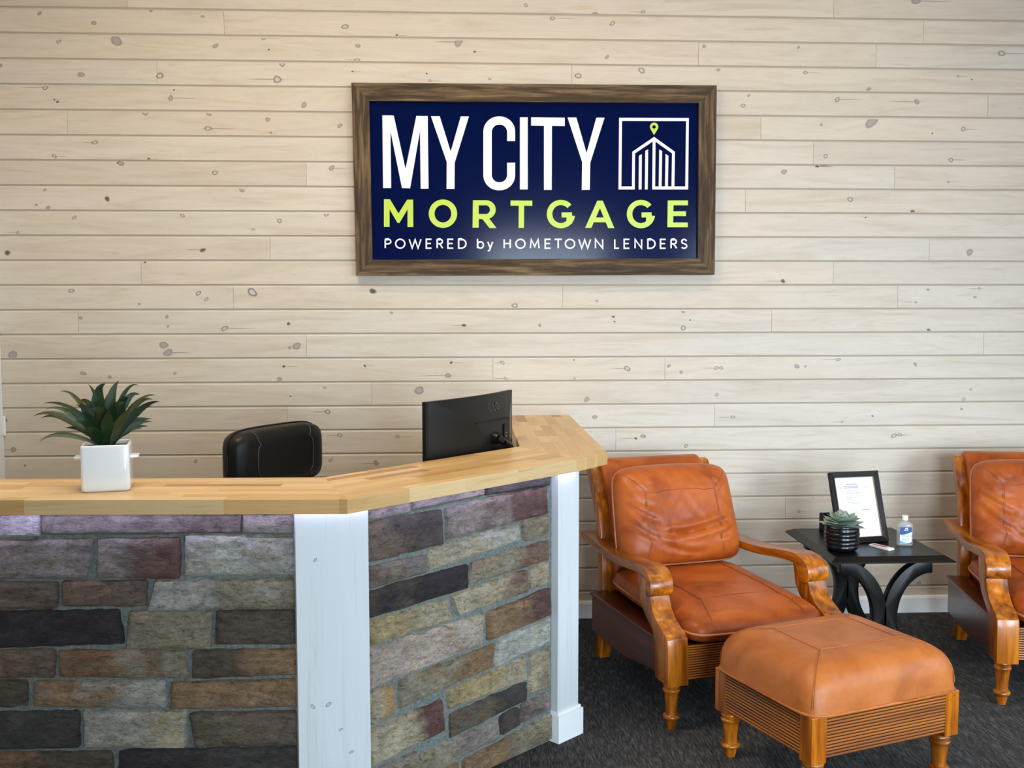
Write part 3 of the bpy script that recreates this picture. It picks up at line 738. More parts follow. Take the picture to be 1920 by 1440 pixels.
def letter(fn, mat='sign_white', name='letter'):
    LIFT[0] = 0.0; mb = MB(); fn(mb); return mb.build(name, M[mat], sg, recalc=False)
def Z(*pts): return [z8(*p) for p in pts]
letter(lambda m: flat(m, Z((205, 203), (262, 204), (321, 472), (375, 206), (432, 207), (436, 570), (397, 570), (393, 283), (344, 568), (303, 567), (246, 283), (249, 567), (209, 567))))
letter(lambda m: flat(m, Z((448, 208), (492, 208), (547, 385), (597, 209), (638, 209), (567, 440), (566, 571), (526, 571), (527, 437))))
def c_big(m):
    xo0, xo1, xi0, xi1, yo0, yo1, yi0, yi1 = 710, 869, 752, 829, 209, 578, 250, 538
    O = [(xo1, 332)] + arc(xo1 - 76, yo0 + 76, 76, 76, 0, 90, 12) + arc(xo0 + 76, yo0 + 76, 76, 76, 90, 180, 12) + arc(xo0 + 76, yo1 - 76, 76, 76, 180, 270, 12) + arc(xo1 - 76, yo1 - 76, 76, 76, 270, 360, 12) + [(xo1, 440)]
    I = [(xi1, 332)] + arc(xi1 - 36, yi0 + 38, 36, 38, 0, 90, 12) + arc(xi0 + 36, yi0 + 38, 36, 38, 90, 180, 12) + arc(xi0 + 36, yi1 - 38, 36, 38, 180, 270, 12) + arc(xi1 - 36, yi1 - 38, 36, 38, 270, 360, 12) + [(xi1, 440)]
    band(m, Z(*O), Z(*I))
letter(c_big)
letter(lambda m: flat(m, Z((893, 213), (932, 213), (932, 574), (893, 574))))
letter(lambda m: flat(m, Z((949, 213), (1117, 215), (1117, 257), (1053, 256), (1052, 576), (1013, 576), (1013, 256), (949, 255))))
letter(lambda m: flat(m, Z((1131, 214), (1175, 214), (1226, 392), (1275, 215), (1316, 215), (1245, 440), (1242, 576), (1202, 576), (1204, 437))))
# MORTGAGE
G = 'sign_lime'
letter(lambda m: flat(m, Z((213, 623), (243, 623), (286, 694), (329, 625), (359, 625), (360, 762), (331, 762), (331, 673), (291, 741), (281, 741), (241, 673), (241, 761), (213, 761))), G)
letter(lambda m: band(m, Z(*arc(508, 695, 71, 71, 0, 360, 40)[:-1]), Z(*arc(508, 695, 42, 44, 0, 360, 40)[:-1]), True), G)
def r_big(m):
    flat(m, Z((658, 628), (687, 628), (687, 765), (656, 765)))
    O = [(687, 628)] + arc(724, 675, 48, 47, 90, -90, 16) + [(687, 722)]
    I = [(687, 653)] + arc(722, 675, 21, 22, 90, -90, 16) + [(687, 697)]
    band(m, Z(*O), Z(*I)); flat(m, Z((702, 718), (735, 714), (776, 767), (741, 767)))
letter(r_big, G)
letter(lambda m: flat(m, Z((846, 629), (955, 630), (955, 656), (914, 655), (913, 766), (886, 766), (887, 655), (846, 655))), G)
def g_big(cx, x1):
    def fn(m):
        band(m, Z(*arc(cx, 697, 71, 71, 42, 352, 32)), Z(*arc(cx, 697, 43, 45, 42, 352, 32)))
        flat(m, Z((cx + 3, 689), (x1, 689), (x1, 714), (cx + 3, 714)))
        flat(m, Z((x1 - 27, 689), (x1, 689), (x1, 745), (x1 - 27, 752)))
    return fn
letter(g_big(1098, 1153), G)
def a_big(m):
    flat(m, Z((1219, 766), (1280, 630), (1307, 630), (1365, 767), (1334, 767), (1293, 668), (1250, 766)))
    flat(m, Z((1258, 714), (1327, 714), (1334, 738), (1250, 738)))
letter(a_big, G)
letter(g_big(1498, 1551), G)
letter(lambda m: flat(m, Z((1632, 629), (1733, 629), (1733, 653), (1661, 653), (1660, 683), (1723, 683), (1723, 707), (1660, 707), (1659, 739), (1732, 739), (1732, 763), (1630, 763))), G)
# emblem: a square outline with a corner building, a map pin above it
def q4(m, *p): flat(m, [z4(*q) for q in p])
def emblem(m):
    q4(m, (125, 485), (910, 488), (909, 522), (125, 520)); q4(m, (125, 520), (157, 520), (150, 1292), (118, 1292)); q4(m, (878, 522), (909, 522), (901, 1292), (869, 1292))
    q4(m, (150, 1258), (300, 1258), (300, 1292), (150, 1292)); q4(m, (497, 1258), (869, 1258), (869, 1292), (497, 1292))
    q4(m, (273, 868), (304, 885), (300, 1292), (269, 1292)); q4(m, (518, 700), (518, 742), (304, 885), (273, 868)); q4(m, (518, 700), (752, 868), (720, 886), (518, 742))
    q4(m, (502, 735), (534, 735), (529, 1292), (497, 1292)); q4(m, (752, 868), (746, 1258), (714, 1258), (720, 886))
    q4(m, (348, 912), (380, 895), (377, 1292), (344, 1292)); q4(m, (419, 858), (451, 840), (446, 1292), (414, 1292)); q4(m, (576, 842), (608, 860), (602, 1258), (570, 1258)); q4(m, (646, 893), (679, 912), (673, 1258), (641, 1258))
em = letter(emblem, 'sign_white', 'emblem')
mb = MB(); LIFT[0] = 0.0
O = [(518, 680)] + arc(519, 587, 47, 48, -28, 208, 28) + [(518, 680)]; I = arc(518, 588, 20, 20, -90, 270, 30)
band(mb, [z4(*p) for p in O], [z4(*p) for p in I])
mb.build('map_pin', M[G], em, recalc=False)
# POWERED by HOMETOWN LENDERS: strokes
o_ = lambda cx, cy, rx, ry, a0, a1, n=16: [(cx + rx * cos(radians(a0 + (a1 - a0) * i / n)), cy + ry * sin(radians(a0 + (a1 - a0) * i / n))) for i in range(n + 1)]
GL = {'P': [[(0, 0), (0, 1)], [(0, 1), (.5, 1)] + o_(.5, .74, .5, .26, 90, -90) + [(0, .48)]], 'O': [o_(.5, .5, .5, .5, 0, 360, 28)], 'W': [[(0, 1), (.25, 0), (.5, .95), (.75, 0), (1, 1)]],
      'E': [[(1, 1), (0, 1), (0, 0), (1, 0)], [(0, .52), (.88, .52)]], 'R': [[(0, 0), (0, 1)], [(0, 1), (.5, 1)] + o_(.5, .75, .45, .25, 90, -90) + [(0, .5)], [(.45, .5), (1, 0)]],
      'D': [[(0, 0), (0, 1), (.35, 1)] + o_(.35, .5, .65, .5, 90, -90) + [(0, 0)]], 'b': [[(0, 1.05), (0, 0)], o_(.5, .36, .5, .36, 0, 360, 22)], 'y': [[(0, .72), (.5, .02)], [(1, .72), (.38, -.2), (.2, -.3), (0, -.28)]],
      'H': [[(0, 0), (0, 1)], [(1, 0), (1, 1)], [(0, .52), (1, .52)]], 'M': [[(0, 0), (.1, 1), (.5, .18), (.9, 1), (1, 0)]], 'T': [[(0, 1), (1, 1)], [(.5, 1), (.5, 0)]], 'N': [[(0, 0), (0, 1), (1, 0), (1, 1)]],
      'L': [[(0, 1), (0, 0), (1, 0)]], 'S': [[(.95, .82)] + o_(.5, .76, .42, .24, 35, 230, 12) + o_(.5, .25, .48, .25, 70, -150, 14)], 'A': [[(0, 0), (.5, 1), (1, 0)], [(.2, .38), (.8, .38)]],
      'a': [o_(.45, .34, .45, .34, 0, 360, 18), [(.95, .7), (.95, 0)]], 'n': [[(0, 0), (0, .7)], [(0, .45)] + o_(.5, .4, .5, .3, 180, 0, 10) + [(1, 0)]], 'd': [o_(.45, .34, .45, .34, 0, 360, 18), [(.95, 1.05), (.95, 0)]],
      'i': [[(.5, 0), (.5, .7)], [(.5, .92), (.5, 1.0)]], 't': [[(.5, 1), (.5, 0), (.9, 0)], [(.1, .7), (.9, .7)]], 'z': [[(0, .7), (1, .7), (0, 0), (1, 0)]], 'e': [[(0, .36), (1, .36)] + o_(.5, .36, .5, .36, 0, 310, 16)], 'r': [[(0, 0), (0, .7)], [(0, .45), (.4, .7), (.8, .68)]],
      'G': [o_(.5, .5, .5, .5, 45, 350, 22) + [(1, .48), (.55, .48)]], 'l': [[(0, 0), (0, 1)]]}
def strokes(mb, paths, fmap, w, lay):
    """paths in glyph space -> constant-width ribbons; fmap: glyph -> 2d, lay: 2d -> 3d"""
    for path in paths:
        LIFT[0] += .00012
        P = [Vector(fmap(*p)) for p in path]
        cl = (P[0] - P[-1]).length < 1e-6
        if cl: P = P[:-1]
        n = len(P); L = []; R = []
        for i in range(n):
            a = P[(i - 1) % n] if (i > 0 or cl) else None; b = P[(i + 1) % n] if (i < n - 1 or cl) else None
            d1 = (P[i] - a).normalized() if a is not None else None; d2 = (b - P[i]).normalized() if b is not None else None
            d1 = d1 or d2; d2 = d2 or d1
            n1 = Vector((-d1.y, d1.x)); n2 = Vector((-d2.y, d2.x)); m_ = (n1 + n2)
            m_ = m_ / max(m_.length_squared, .5) * 2 if m_.length > .3 else n1
            L.append(P[i] + m_ * w / 2); R.append(P[i] - m_ * w / 2)
        mb.add([lay(p) for p in L] + [lay(p) for p in R], [(i, (i + 1) % n, n + (i + 1) % n, n + i) for i in range(n if cl else n - 1)])
c7 = lambda a, b: (690 + a / 6, 690 + b / 6); c8 = lambda a, b: (1000 + a / 5.333, 1000 + b / 5.333)
LINE = [('P', c7(188, 262)), ('O', c7(305, 420)), ('W', c7(458, 602)), ('E', c7(650, 720)), ('R', c7(772, 846)), ('E', c7(893, 965)), ('D', c7(1014, 1108)), ('b', c7(1226, 1304)), ('y', c7(1342, 1408)), ('H', c7(1526, 1606)), ('O', c7(1658, 1772)),
        ('M', (690 + 1820 / 6, 1000 + 62 / 5.333)), ('E', c8(113, 178)), ('T', c8(207, 290)), ('O', c8(315, 418)), ('W', c8(449, 578)), ('N', c8(616, 698)), ('L', c8(809, 862)), ('E', c8(903, 965)), ('N', c8(1012, 1088)), ('D', c8(1140, 1222)), ('E', c8(1266, 1328)), ('R', c8(1372, 1438)), ('S', c8(1474, 1540))]
for ch, (x0, x1) in LINE:
    mb = MB(); LIFT[0] = 0.0
    yb = 465.2 + .3 * (x0 - 720) / 570; h = 16.6
    strokes(mb, GL[ch], lambda u, v: (x0 + 1 + u * (x1 - x0 - 2), yb - v * h), 2.65, lambda p: sp(p.x, p.y))
    mb.build('letter', M['sign_white'], sg, recalc=False)

# ------------------------------------------------------------------ armchairs and ottoman
def sgn(x): return -1 if x < 0 else 1
def pillow_pt(u, v, w, d, p):
    m = max(abs(u), abs(v))
    if m < 1e-9: return 0.0, 0.0
    k = m / (abs(u) ** p + abs(v) ** p) ** (1 / p)
    return u * k * w / 2, v * k * d / 2
def grid_params(n): return [sin(pi / 2 * (-1 + 2 * i / n)) * .55 + (-1 + 2 * i / n) * .45 for i in range(n + 1)]
def pillow(name, mat, parent, w, d, top, bot, xf, n=34, p=6, q=3.2, sharp=2.1, wr=None):
    """cushion: superellipse outline, crowned faces of height top / bot, wr(x, y, r) adds creases on the upper face"""
    g = grid_params(n); v = []; f = []; idx = {}
    for side in (1, -1):
        for j, b in enumerate(g):
            for i, a in enumerate(g):
                m = max(abs(a), abs(b)); edge = i in (0, n) or j in (0, n)
                if side == -1 and edge: idx[(side, i, j)] = idx[(1, i, j)]; continue
                x, y = pillow_pt(a, b, w, d, p)
                h = max(0.0, 1 - m ** q) ** (1 / sharp)
                z = (top if side == 1 else -bot) * h
                if side == 1 and wr and not edge: z += wr(x, y, m)
                idx[(side, i, j)] = len(v); v.append(xf(Vector((x, y, z))))
    for side in (1, -1):
        for j in range(n):
            for i in range(n):
                t = (idx[(side, i, j)], idx[(side, i + 1, j)], idx[(side, i + 1, j + 1)], idx[(side, i, j + 1)])
                f.append(t if side == 1 else t[::-1])
    o = MB().add(v, f).build(name, mat, parent, smooth=60)
    def surf(a, b, lift=0.0):
        m = max(abs(a), abs(b)); x, y = pillow_pt(a, b, w, d, p)
        z = top * max(0.0, 1 - m ** q) ** (1 / sharp) + (wr(x, y, m) if wr and m < .999 else 0)
        return xf(Vector((x, y, z + lift)))
    def rim(k=64, z=0.0, grow=1.0):
        out = []
        for i in range(k):
            t = 2 * pi * i / k; a, b = cos(t), sin(t); m = max(abs(a), abs(b)); a, b = a / m, b / m
            x, y = pillow_pt(a, b, w, d, p); out.append(xf(Vector((x * grow, y * grow, z))))
        return out
    return o, surf, rim
def seam(surf, pts, parent, r=.0013, mat='seam', steps=14):
    path = []
    for (a0, b0), (a1, b1) in zip(pts, pts[1:]):
        path += [surf(a0 + (a1 - a0) * k / steps, b0 + (b1 - b0) * k / steps, .0009) for k in range(steps)]
    path.append(surf(*pts[-1], .0004))
    return MB().tube(path, r, 6).build('seam', M[mat], parent, smooth=60)

LEG_PROF = [(.027, .19), (.031, .187), (.0345, .18), (.0345, .174), (.030, .169), (.0285, .166), (.033, .163), (.0355, .157), (.033, .151), (.029, .147), (.0285, .135), (.0262, .11), (.024, .085), (.0238, .066), (.0245, .060),
            (.031, .057), (.035, .051), (.034, .045), (.027, .040), (.0235, .037), (.0225, .025), (.0195, .010), (.017, .0)][::-1]
def turned_leg(parent, x, y, h, mat, s=1.0):
    return MB().lathe([(r * s, z / .19 * h) for r, z in LEG_PROF], 20, 0, 0, 0).build('leg', mat, parent, smooth=50, loc=(x, y, 0))
def fluted(parent, name, mat, x0, x1, y, z0, z1, nr, depth=.006, axis='x', back=.022):
    """rail with nr half-round reeds that run along it; faces -y (axis x) or -x (axis y)"""
    gaps = []; prof = [(back, z0), (0, z0)]; hh = (z1 - z0) / nr
    for i in range(nr):
        for k in range(1, 6):
            t = pi * k / 6; prof.append((-depth * sin(t), z0 + hh * i + (hh - .0012) * (1 - cos(t)) / 2))
        prof.append((0, z0 + hh * (i + 1) - .0012)); gaps.append(len(prof) - 1); prof.append((0, z0 + hh * (i + 1)))
    prof.append((back, z1))
    if axis == 'x': mb = MB().prism(prof, lambda a, z: (x0, y + a, z), lambda a, z: (x1, y + a, z))
    else: mb = MB().prism(prof, lambda a, z: (y + a, x0, z), lambda a, z: (y + a, x1, z))
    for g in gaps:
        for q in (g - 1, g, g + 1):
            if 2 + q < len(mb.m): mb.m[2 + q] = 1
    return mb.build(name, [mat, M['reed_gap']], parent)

def make_armchair(label):
    r = tag(empty('leather_armchair'), label, 'armchair', 'leather armchairs by the plank wall')
    wy, wz, wx = M['honey_y'], M['honey_z'], M['honey_x']
    arm_out = [(1.04, .578), (.94, .580), (.8, .574), (.66, .571), (.54, .575), (.44, .585), (.34, .599), (.26, .607), (.20, .606), (.16, .596), (.132, .577), (.119, .553), (.118, .528), (.128, .507), (.148, .496), (.170, .498), (.187, .512), (.196, .532), (.205, .552), (.225, .564),
               (.27, .566), (.35, .560), (.46, .546), (.56, .538), (.68, .535), (.8, .537), (.925, .542), (1.033, .548)]
    sm = [tuple(q) for q in [(p.x, p.y) for p in resample([(a, b, 0) for a, b in arm_out], 3)]]
    post = [(-.043, .19), (-.036, .34), (-.030, .374), (-.012, .388), (.03, .404), (.08, .428), (.112, .458), (.132, .500), (.145, .56), (.252, .57), (.228, .47), (.195, .43), (.15, .40), (.108, .375), (.085, .338), (.079, .19)]
    bpost = [(.952, .0), (.925, .07), (.905, .15), (.898, .25), (.900, .40), (.915, .56), (.945, .67), (.985, .755), (1.025, .825), (1.058, .875), (1.062, .895), (1.045, .908), (1.018, .903), (.99, .872), (.945, .80), (.90, .71), (.868, .61), (.850, .48), (.842, .32), (.842, .17), (.85, .09), (.868, .0)]
    for s in (-1, 1):
        cx = lambda y: .366 - .052 * max(0, min(1, (y - .10) / .95)) ** .85; hw = lambda y: .051 - .012 * max(0, min(1, (y - .15) / .9))
        MB().prism(sm, lambda y, z: (s * cx(y) - hw(y), y, z), lambda y, z: (s * cx(y) + hw(y), y, z)).build('arm', wy, r, smooth=35, bevel=.004)
        MB().prism(post, lambda y, z: (s * .323, y, z), lambda y, z: (s * .411, y, z)).build('front_post', wz, r, smooth=35, bevel=.003)
        turned_leg(r, s * .367, .018, .19, wz)
        MB().prism(bpost, lambda y, z: (s * .268, y, z), lambda y, z: (s * .318, y, z)).build('back_post', wz, r, smooth=35, bevel=.003)
        pan = [(.079, .32), (.842, .32), (.842, .155), (.74, .150), (.6, .143), (.50, .145), (.41, .153), (.30, .168), (.24, .178), (.15, .185), (.079, .188)]
        MB().prism(pan, lambda y, z: (s * .348, y, z), lambda y, z: (s * .372, y, z)).build('side_panel', M['mahog'], r, bevel=.002)
        MB().box(min(s * .29, s * .384), max(s * .29, s * .384), .082, .842, .320, .334).build('side_ledge', M['mahog'], r, bevel=.004)
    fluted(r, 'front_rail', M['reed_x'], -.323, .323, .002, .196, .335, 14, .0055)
    MB().box(-.268, .268, .86, .89, .15, .34).build('rear_rail', wx, r, bevel=.003)
    MB().box(-.323, .323, .026, .86, .27, .325).build('seat_deck', M['mahog'], r, bevel=.003)
    # upholstered back between the rear posts, rolled over at the top
    bk = [(.80, .335), (.805, .48), (.825, .60), (.865, .71), (.91, .795), (.955, .862), (.985, .900), (1.015, .922), (1.055, .925), (1.085, .908), (1.09, .88), (1.06, .85), (.985, .745), (.935, .63), (.905, .5), (.885, .335)]
    bk = [(p.x, p.y) for p in resample([(a, b, 0) for a, b in bk], 3)]
    bp = MB().prism(bk, lambda y, z: (-.269, y, z), lambda y, z: (.269, y, z)).build('back_upholstery', M['leather'], r, smooth=40, bevel=.016, seg=4)
    for zz, yy in ((.665, .845),): MB().tube([(-.268, yy, zz), (.268, yy, zz)], .0018, 6).build('seam', M['seam'], bp)
    # seat cushion
    def wr_seat(x, y, m):
        k = max(0, 1 - m ** 6)
        return k * (.0045 * noise.noise(Vector((x * 5, y * 5, 1))) + .0028 * noise.noise(Vector((x * 9 + y * 3, y * 22, 4))) + .004 * noise.noise(Vector((x * 38, y * 10, 2))) * max(0, (m - .72) / .28))
    def xs(p): return Vector((p.x, .375 + p.y, .394 + p.z - .012 * max(0, -p.y / .4) ** 2 + (.008 if p.y > 0 else 0) * (p.y / .4)))
    se, su, rim = pillow('seat_cushion', M['leather'], r, .636, .845, .086, .072, xs, 36, 9, 3.6, 2.3, wr_seat)
    MB().tube(rim(80), .0052, 6, True).build('piping', M['piping'], se, smooth=60)
    for dd in (0, .012):
        seam(su, [(-.58 - dd, .95), (-.58 - dd, -.52), (-.66 - dd * .8, -.93)], se); seam(su, [(.58 + dd, .95), (.58 + dd, -.52), (.66 + dd * .8, -.93)], se)
    seam(su, [(-.58, -.52), (.58, -.52)], se)
    # loose back cushion leaning on the upholstery
    th = radians(71); ct, st = cos(th), sin(th)
    def creases(x, y, m):
        k = max(0, 1 - m ** 8); z = 0
        for x0, y0, x1, y1, dpt, wd in ((-.27, .06, -.13, -.04, .010, .012), (-.28, -.01, -.12, -.13, .009, .012), (-.27, .10, -.15, .03, .006, .010), (-.10, -.10, .22, -.05, .013, .014), (-.13, -.14, .10, -.19, .008, .012), (-.06, .05, -.11, -.08, .006, .012), (.02, .06, .09, -.04, .004, .014),
                                         (.14, -.12, .24, -.09, .006, .012), (-.20, .19, -.16, .12, .007, .012), (-.05, .2, -.06, .12, .005, .010), (.05, .2, .08, .12, .005, .010), (.16, .19, .19, .12, .006, .010), (-.12, .2, -.13, .13, .005, .010), (.11, .2, .13, .13, .004, .010), (.25, .16, .20, .07, .006, .012), (-.25, .17, -.18, .10, .006, .012)):
            dx, dy = x1 - x0, y1 - y0; L2 = dx * dx + dy * dy
            t = max(-.05, min(1.05, ((x - x0) * dx + (y - y0) * dy) / L2)); bow = .014 * sin(pi * max(0, min(1, t)))
            px_, py_ = x0 + dx * t, y0 + dy * t - bow
            dist = sqrt((x - px_) ** 2 + (y - py_) ** 2); fal = sin(pi * max(0.02, min(.98, (t + .05) / 1.1))) ** .6
            dpt *= 1.35; z += fal * (-dpt * math.exp(-(dist / wd) ** 2) + .55 * dpt * math.exp(-((dist - 1.9 * wd) / (1.3 * wd)) ** 2))
        z += .006 * noise.noise(Vector((x * 6, y * 6, 3))) + .004 * noise.noise(Vector((x * 30, y * 7, 8))) * max(0, (m - .6) / .4)
        return k * z
    def xb(p):      # p.z = thickness towards the sitter, p.y = up the lean
        sag = -.014 * max(0, 1 - abs(p.y) / .22) * 0
        up = p.y + (.012 * cos(p.x / .31 * pi / 2) - .006 if p.y > 0 else 0)
        return Vector((p.x * (1 - .04 * p.y / .23) - .006, .735 + ct * up - st * p.z, .698 + st * up + ct * p.z + sag))
    bc, bu, brim = pillow('back_cushion', M['leather'], r, .605, .455, .105, .05, xb, 60, 8, 4.2, 2.0, creases)
    MB().tube(brim(80), .0052, 6, True).build('piping', M['piping'], bc, smooth=60)
    for dd in (0, .022):
        seam(bu, [(-.60 - dd, -.92), (-.58 - dd, .42)], bc); seam(bu, [(.60 + dd, -.92), (.58 + dd, .42)], bc)
    seam(bu, [(-.58, .42), (.58, .42)], bc); seam(bu, [(-.58, .42), (-.93, .90)], bc); seam(bu, [(.58, .42), (.93, .90)], bc)
    return r
fl1 = on_z(1262, 1368, 0); fl2 = on_z(1880, 1322, 0)
ch1 = make_armchair('cognac leather armchair with wooden scroll arms behind the ottoman')
a1 = radians(14.6); a2 = radians(-10.6)
ch1.location = (fl1.x + .367 * cos(a1), fl1.y + .367 * sin(a1), 0); ch1.rotation_euler = (0, 0, a1)
ch2 = copy_tree(ch1)
ch2['label'] = 'cognac leather armchair cut by the right picture edge, beside the hand sanitizer'
ch2.location = (fl2.x + .367 * cos(a2), fl2.y + .367 * sin(a2), 0); ch2.rotation_euler = (0, 0, a2)

# ottoman: corners read off the photo at the frame's lower edge
ot = tag(empty('leather_ottoman'), 'tan leather ottoman with reeded wooden frame in front of the armchair', 'ottoman')
c_l, c_f, c_r = on_z(1355, 1326, .172), on_z(1521, 1438, .172), on_z(1790, 1374, .172)
ew = (c_r - c_f); W_ = ew.length; ew.normalize(); D_ = (c_l - c_f).length
ew.rotate(Matrix.Rotation(radians(-1.3), 3, 'Z')); ao = atan2(ew.y, ew.x); en = Vector((-ew.y, ew.x, 0)); oc = c_f + ew * W_ / 2 + en * D_ / 2
ot.location = (oc.x, oc.y, 0); ot.rotation_euler = (0, 0, ao)
OZ, OT = .172, .332; w2, d2_ = W_ / 2, D_ / 2; PW = .062
for sx in (-1, 1):
    for sy in (-1, 1):
        x0, x1 = sorted((sx * w2, sx * (w2 - PW))); y0, y1 = sorted((sy * d2_, sy * (d2_ - PW)))
        MB().box(x0, x1, y0, y1, OZ, OT).build('corner_post', M['honey_z'], ot, bevel=.002)
        turned_leg(ot, sx * (w2 - .042), sy * (d2_ - .042), OZ, M['honey_z'], 1.05)
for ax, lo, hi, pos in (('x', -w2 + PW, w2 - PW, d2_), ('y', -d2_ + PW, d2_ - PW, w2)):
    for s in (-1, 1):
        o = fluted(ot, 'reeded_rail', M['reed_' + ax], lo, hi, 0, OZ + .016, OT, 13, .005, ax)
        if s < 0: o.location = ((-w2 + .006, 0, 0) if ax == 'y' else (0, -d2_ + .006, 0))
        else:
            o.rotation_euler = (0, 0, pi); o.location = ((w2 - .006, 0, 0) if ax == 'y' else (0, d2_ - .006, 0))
MB().box(-w2 + .02, w2 - .02, -d2_ + .02, d2_ - .02, OT - .03, OT).build('platform', M['mahog'], ot)
def wr_ot(x, y, m): return max(0, 1 - m ** 6) * .003 * noise.noise(Vector((x * 5, y * 5, 7)))
oc_, osf, orim = pillow('cushion', M['leather_tan'], ot, W_ + .022, D_ + .022, .165, .006, lambda p: Vector((p.x, p.y, OT + .004 + p.z)), 44, 9, 5.5, 2.6, wr_ot)
MB().tube(orim(80), .005, 6, True).build('piping', M['leather_tan'], oc_, smooth=60)
KX, KY = .52, .46
seam(osf, [(-KX, -KY), (KX, -KY), (KX, KY), (-KX, KY), (-KX, -KY)], oc_, .0013, 'leather_tan', 24)
for sx in (-1, 1):
    for sy in (-1, 1):
        for dd in (0, .022): seam(osf, [(sx * KX, sy * (KY - dd)), (sx * .965, sy * (.965 - dd)), (sx * .999, sy * (.999 - dd))], oc_, .0014, 'leather_tan', 24)

# ------------------------------------------------------------------ black side table
TZ = .553
tb = tag(empty('side_table', (1.925, -.735, 0)), 'black wooden side table on curved legs between the two armchairs', 'side table')
rimp = [on_z(1562, 1057, .535), on_z(1786, 1050, .535), on_z(1673, 989, .535), on_z(1477, 999, .535)]
rx0 = (rimp[0].x + rimp[3].x) / 2; rx1 = (rimp[1].x + rimp[2].x) / 2; ry0 = (rimp[0].y + rimp[1].y) / 2; ry1 = (rimp[2].y + rimp[3].y) / 2
tcx, tcy = (rx0 + rx1) / 2, (ry0 + ry1) / 2; tb.location = (tcx, tcy, 0)
hx, hy = (rx1 - rx0) / 2, (ry1 - ry0) / 2
def ring(dx, z): return [(-hx + dx, -hy + dx, z), (hx - dx, -hy + dx, z), (hx - dx, hy - dx, z), (-hx + dx, hy - dx, z)]
m = MB(); m.hexa(ring(.0, .528), ring(.0, .534)); m.hexa(ring(0, .534), ring(.034, TZ))
m.build('table_top', M['black_wood'], tb)
for sx in (-1, 1): MB().box(sx * (hx - .09) - .014, sx * (hx - .09) + .014, -hy + .12, hy - .12, .478, .528).build('side_rail', M['black_wood'], tb, bevel=.002)
for sy in (-1, 1):
    for sx in (-1, 1):
        # quarter ellipse from the outer top corner to the middle, mirrored below
        cen = []
        for i in range(25):
            t = pi * i / 24
            cen.append((hx - .07 - (hx - .094) * sin(t), .265 + .232 * cos(t), t))
        hwid = .031; L = []; R = []
        for i, (x, z, t) in enumerate(cen):
            tx, tz = -(hx - .094) * cos(t), -.232 * sin(t); l = sqrt(tx * tx + tz * tz); nx, nz = -tz / l, tx / l
            L.append((x + nx * hwid, z + nz * hwid)); R.append((x - nx * hwid, z - nz * hwid))
        poly = L + R[::-1]; zlo = min(z for _, z in poly)
        poly = [(x, max(0.0, z - zlo * 1.0)) for x, z in poly]
        yc = sy * (hy - .095)
        MB().prism(poly, lambda x, z: (sx * x, yc - .024, z), lambda x, z: (sx * x, yc + .024, z)).build('leg', M['black_wood'], tb, smooth=40, bevel=.002)

# document frame with an easel back
fr = tag(empty('document_frame'), 'dark wooden document frame holding a white printed page on the black table', 'picture frame')
FY = radians(10); LEAN = radians(19)
br = on_z(1667, 1016, TZ); FW, FH = .258, .338
fr.location = (br.x - FW * cos(FY), br.y - FW * sin(FY), TZ); fr.rotation_euler = (0, 0, FY)
cl, sl = cos(LEAN), sin(LEAN)
def fx(x, z, d): return (x, sl * z - cl * d + .012, cl * z + sl * d)      # d: out of the front
b = .026
MI = [((0, 0), (FW, 0), (FW - b, b), (b, b)), ((FW, 0), (FW, FH), (FW - b, FH - b), (FW - b, b)), ((FW, FH), (0, FH), (b, FH - b), (FW - b, FH - b)), ((0, FH), (0, 0), (b, b), (b, FH - b))]
for qd in MI:
    MB().hexa([fx(x, z, -.004) for x, z in qd], [fx(x, z, .014 if k < 2 else .007) for k, (x, z) in enumerate(qd)]).build('frame_rail', M['frame_black'], fr, bevel=.0012)
g = MB()
for x0, x1, z0, z1 in ((b, FW - b, b, b + .002), (b, FW - b, FH - b - .002, FH - b), (b, b + .002, b, FH - b), (FW - b - .002, FW - b, b, FH - b)):
    g.hexa([fx(x, z, 0) for x, z in ((x0, z0), (x1, z0), (x1, z1), (x0, z1))], [fx(x, z, .0072) for x, z in ((x0, z0), (x1, z0), (x1, z1), (x0, z1))])
g.build('gilt_line', M['frame_gilt'], fr)
def fq(m, x0, x1, z0, z1, d): m.add([fx(x0, z0, d), fx(x1, z0, d), fx(x1, z1, d), fx(x0, z1, d)], [(0, 1, 2, 3)])
pg = MB(); fq(pg, b + .002, FW - b - .002, b + .002, FH - b - .002, .001)
page = pg.build('page', M['paper'], fr, recalc=False)
k = MB(); x0p, x1p, z1p = b + .002, FW - b - .002, FH - b - .002; pw = x1p - x0p
rl = random.Random(5)
for cx, wd, dz, hh in ((.42, .28, .030, .0042), (.42, .40, .039, .0040), (.41, .37, .047, .0040), (.10, .10, .043, .002), (.11, .09, .048, .002), (.80, .11, .045, .002), (.80, .06, .050, .002), (.44, .28, .062, .0022), (.46, .38, .072, .0022), (.45, .20, .077, .0022), (.25, .07, .087, .0016),
                      (.33, .17, .093, .002), (.30, .10, .098, .002), (.33, .16, .103, .002), (.38, .26, .118, .002), (.45, .28, .124, .0024), (.12, .12, .154, .0016), (.30, .14, .154, .0016), (.70, .22, .154, .0042), (.12, .07, .158, .0016), (.31, .08, .158, .0016)):
    x = x0p + pw * (cx - wd / 2); xe = x0p + pw * (cx + wd / 2)
    while x < xe:                                           # words too small to read
        wl = min(rl.uniform(.004, .013), xe - x)
        fq(k, x, x + wl, z1p - dz - hh * .75, z1p - dz, .0014); x += wl + .0022
k.build('print', M['ink'], page, recalc=False)
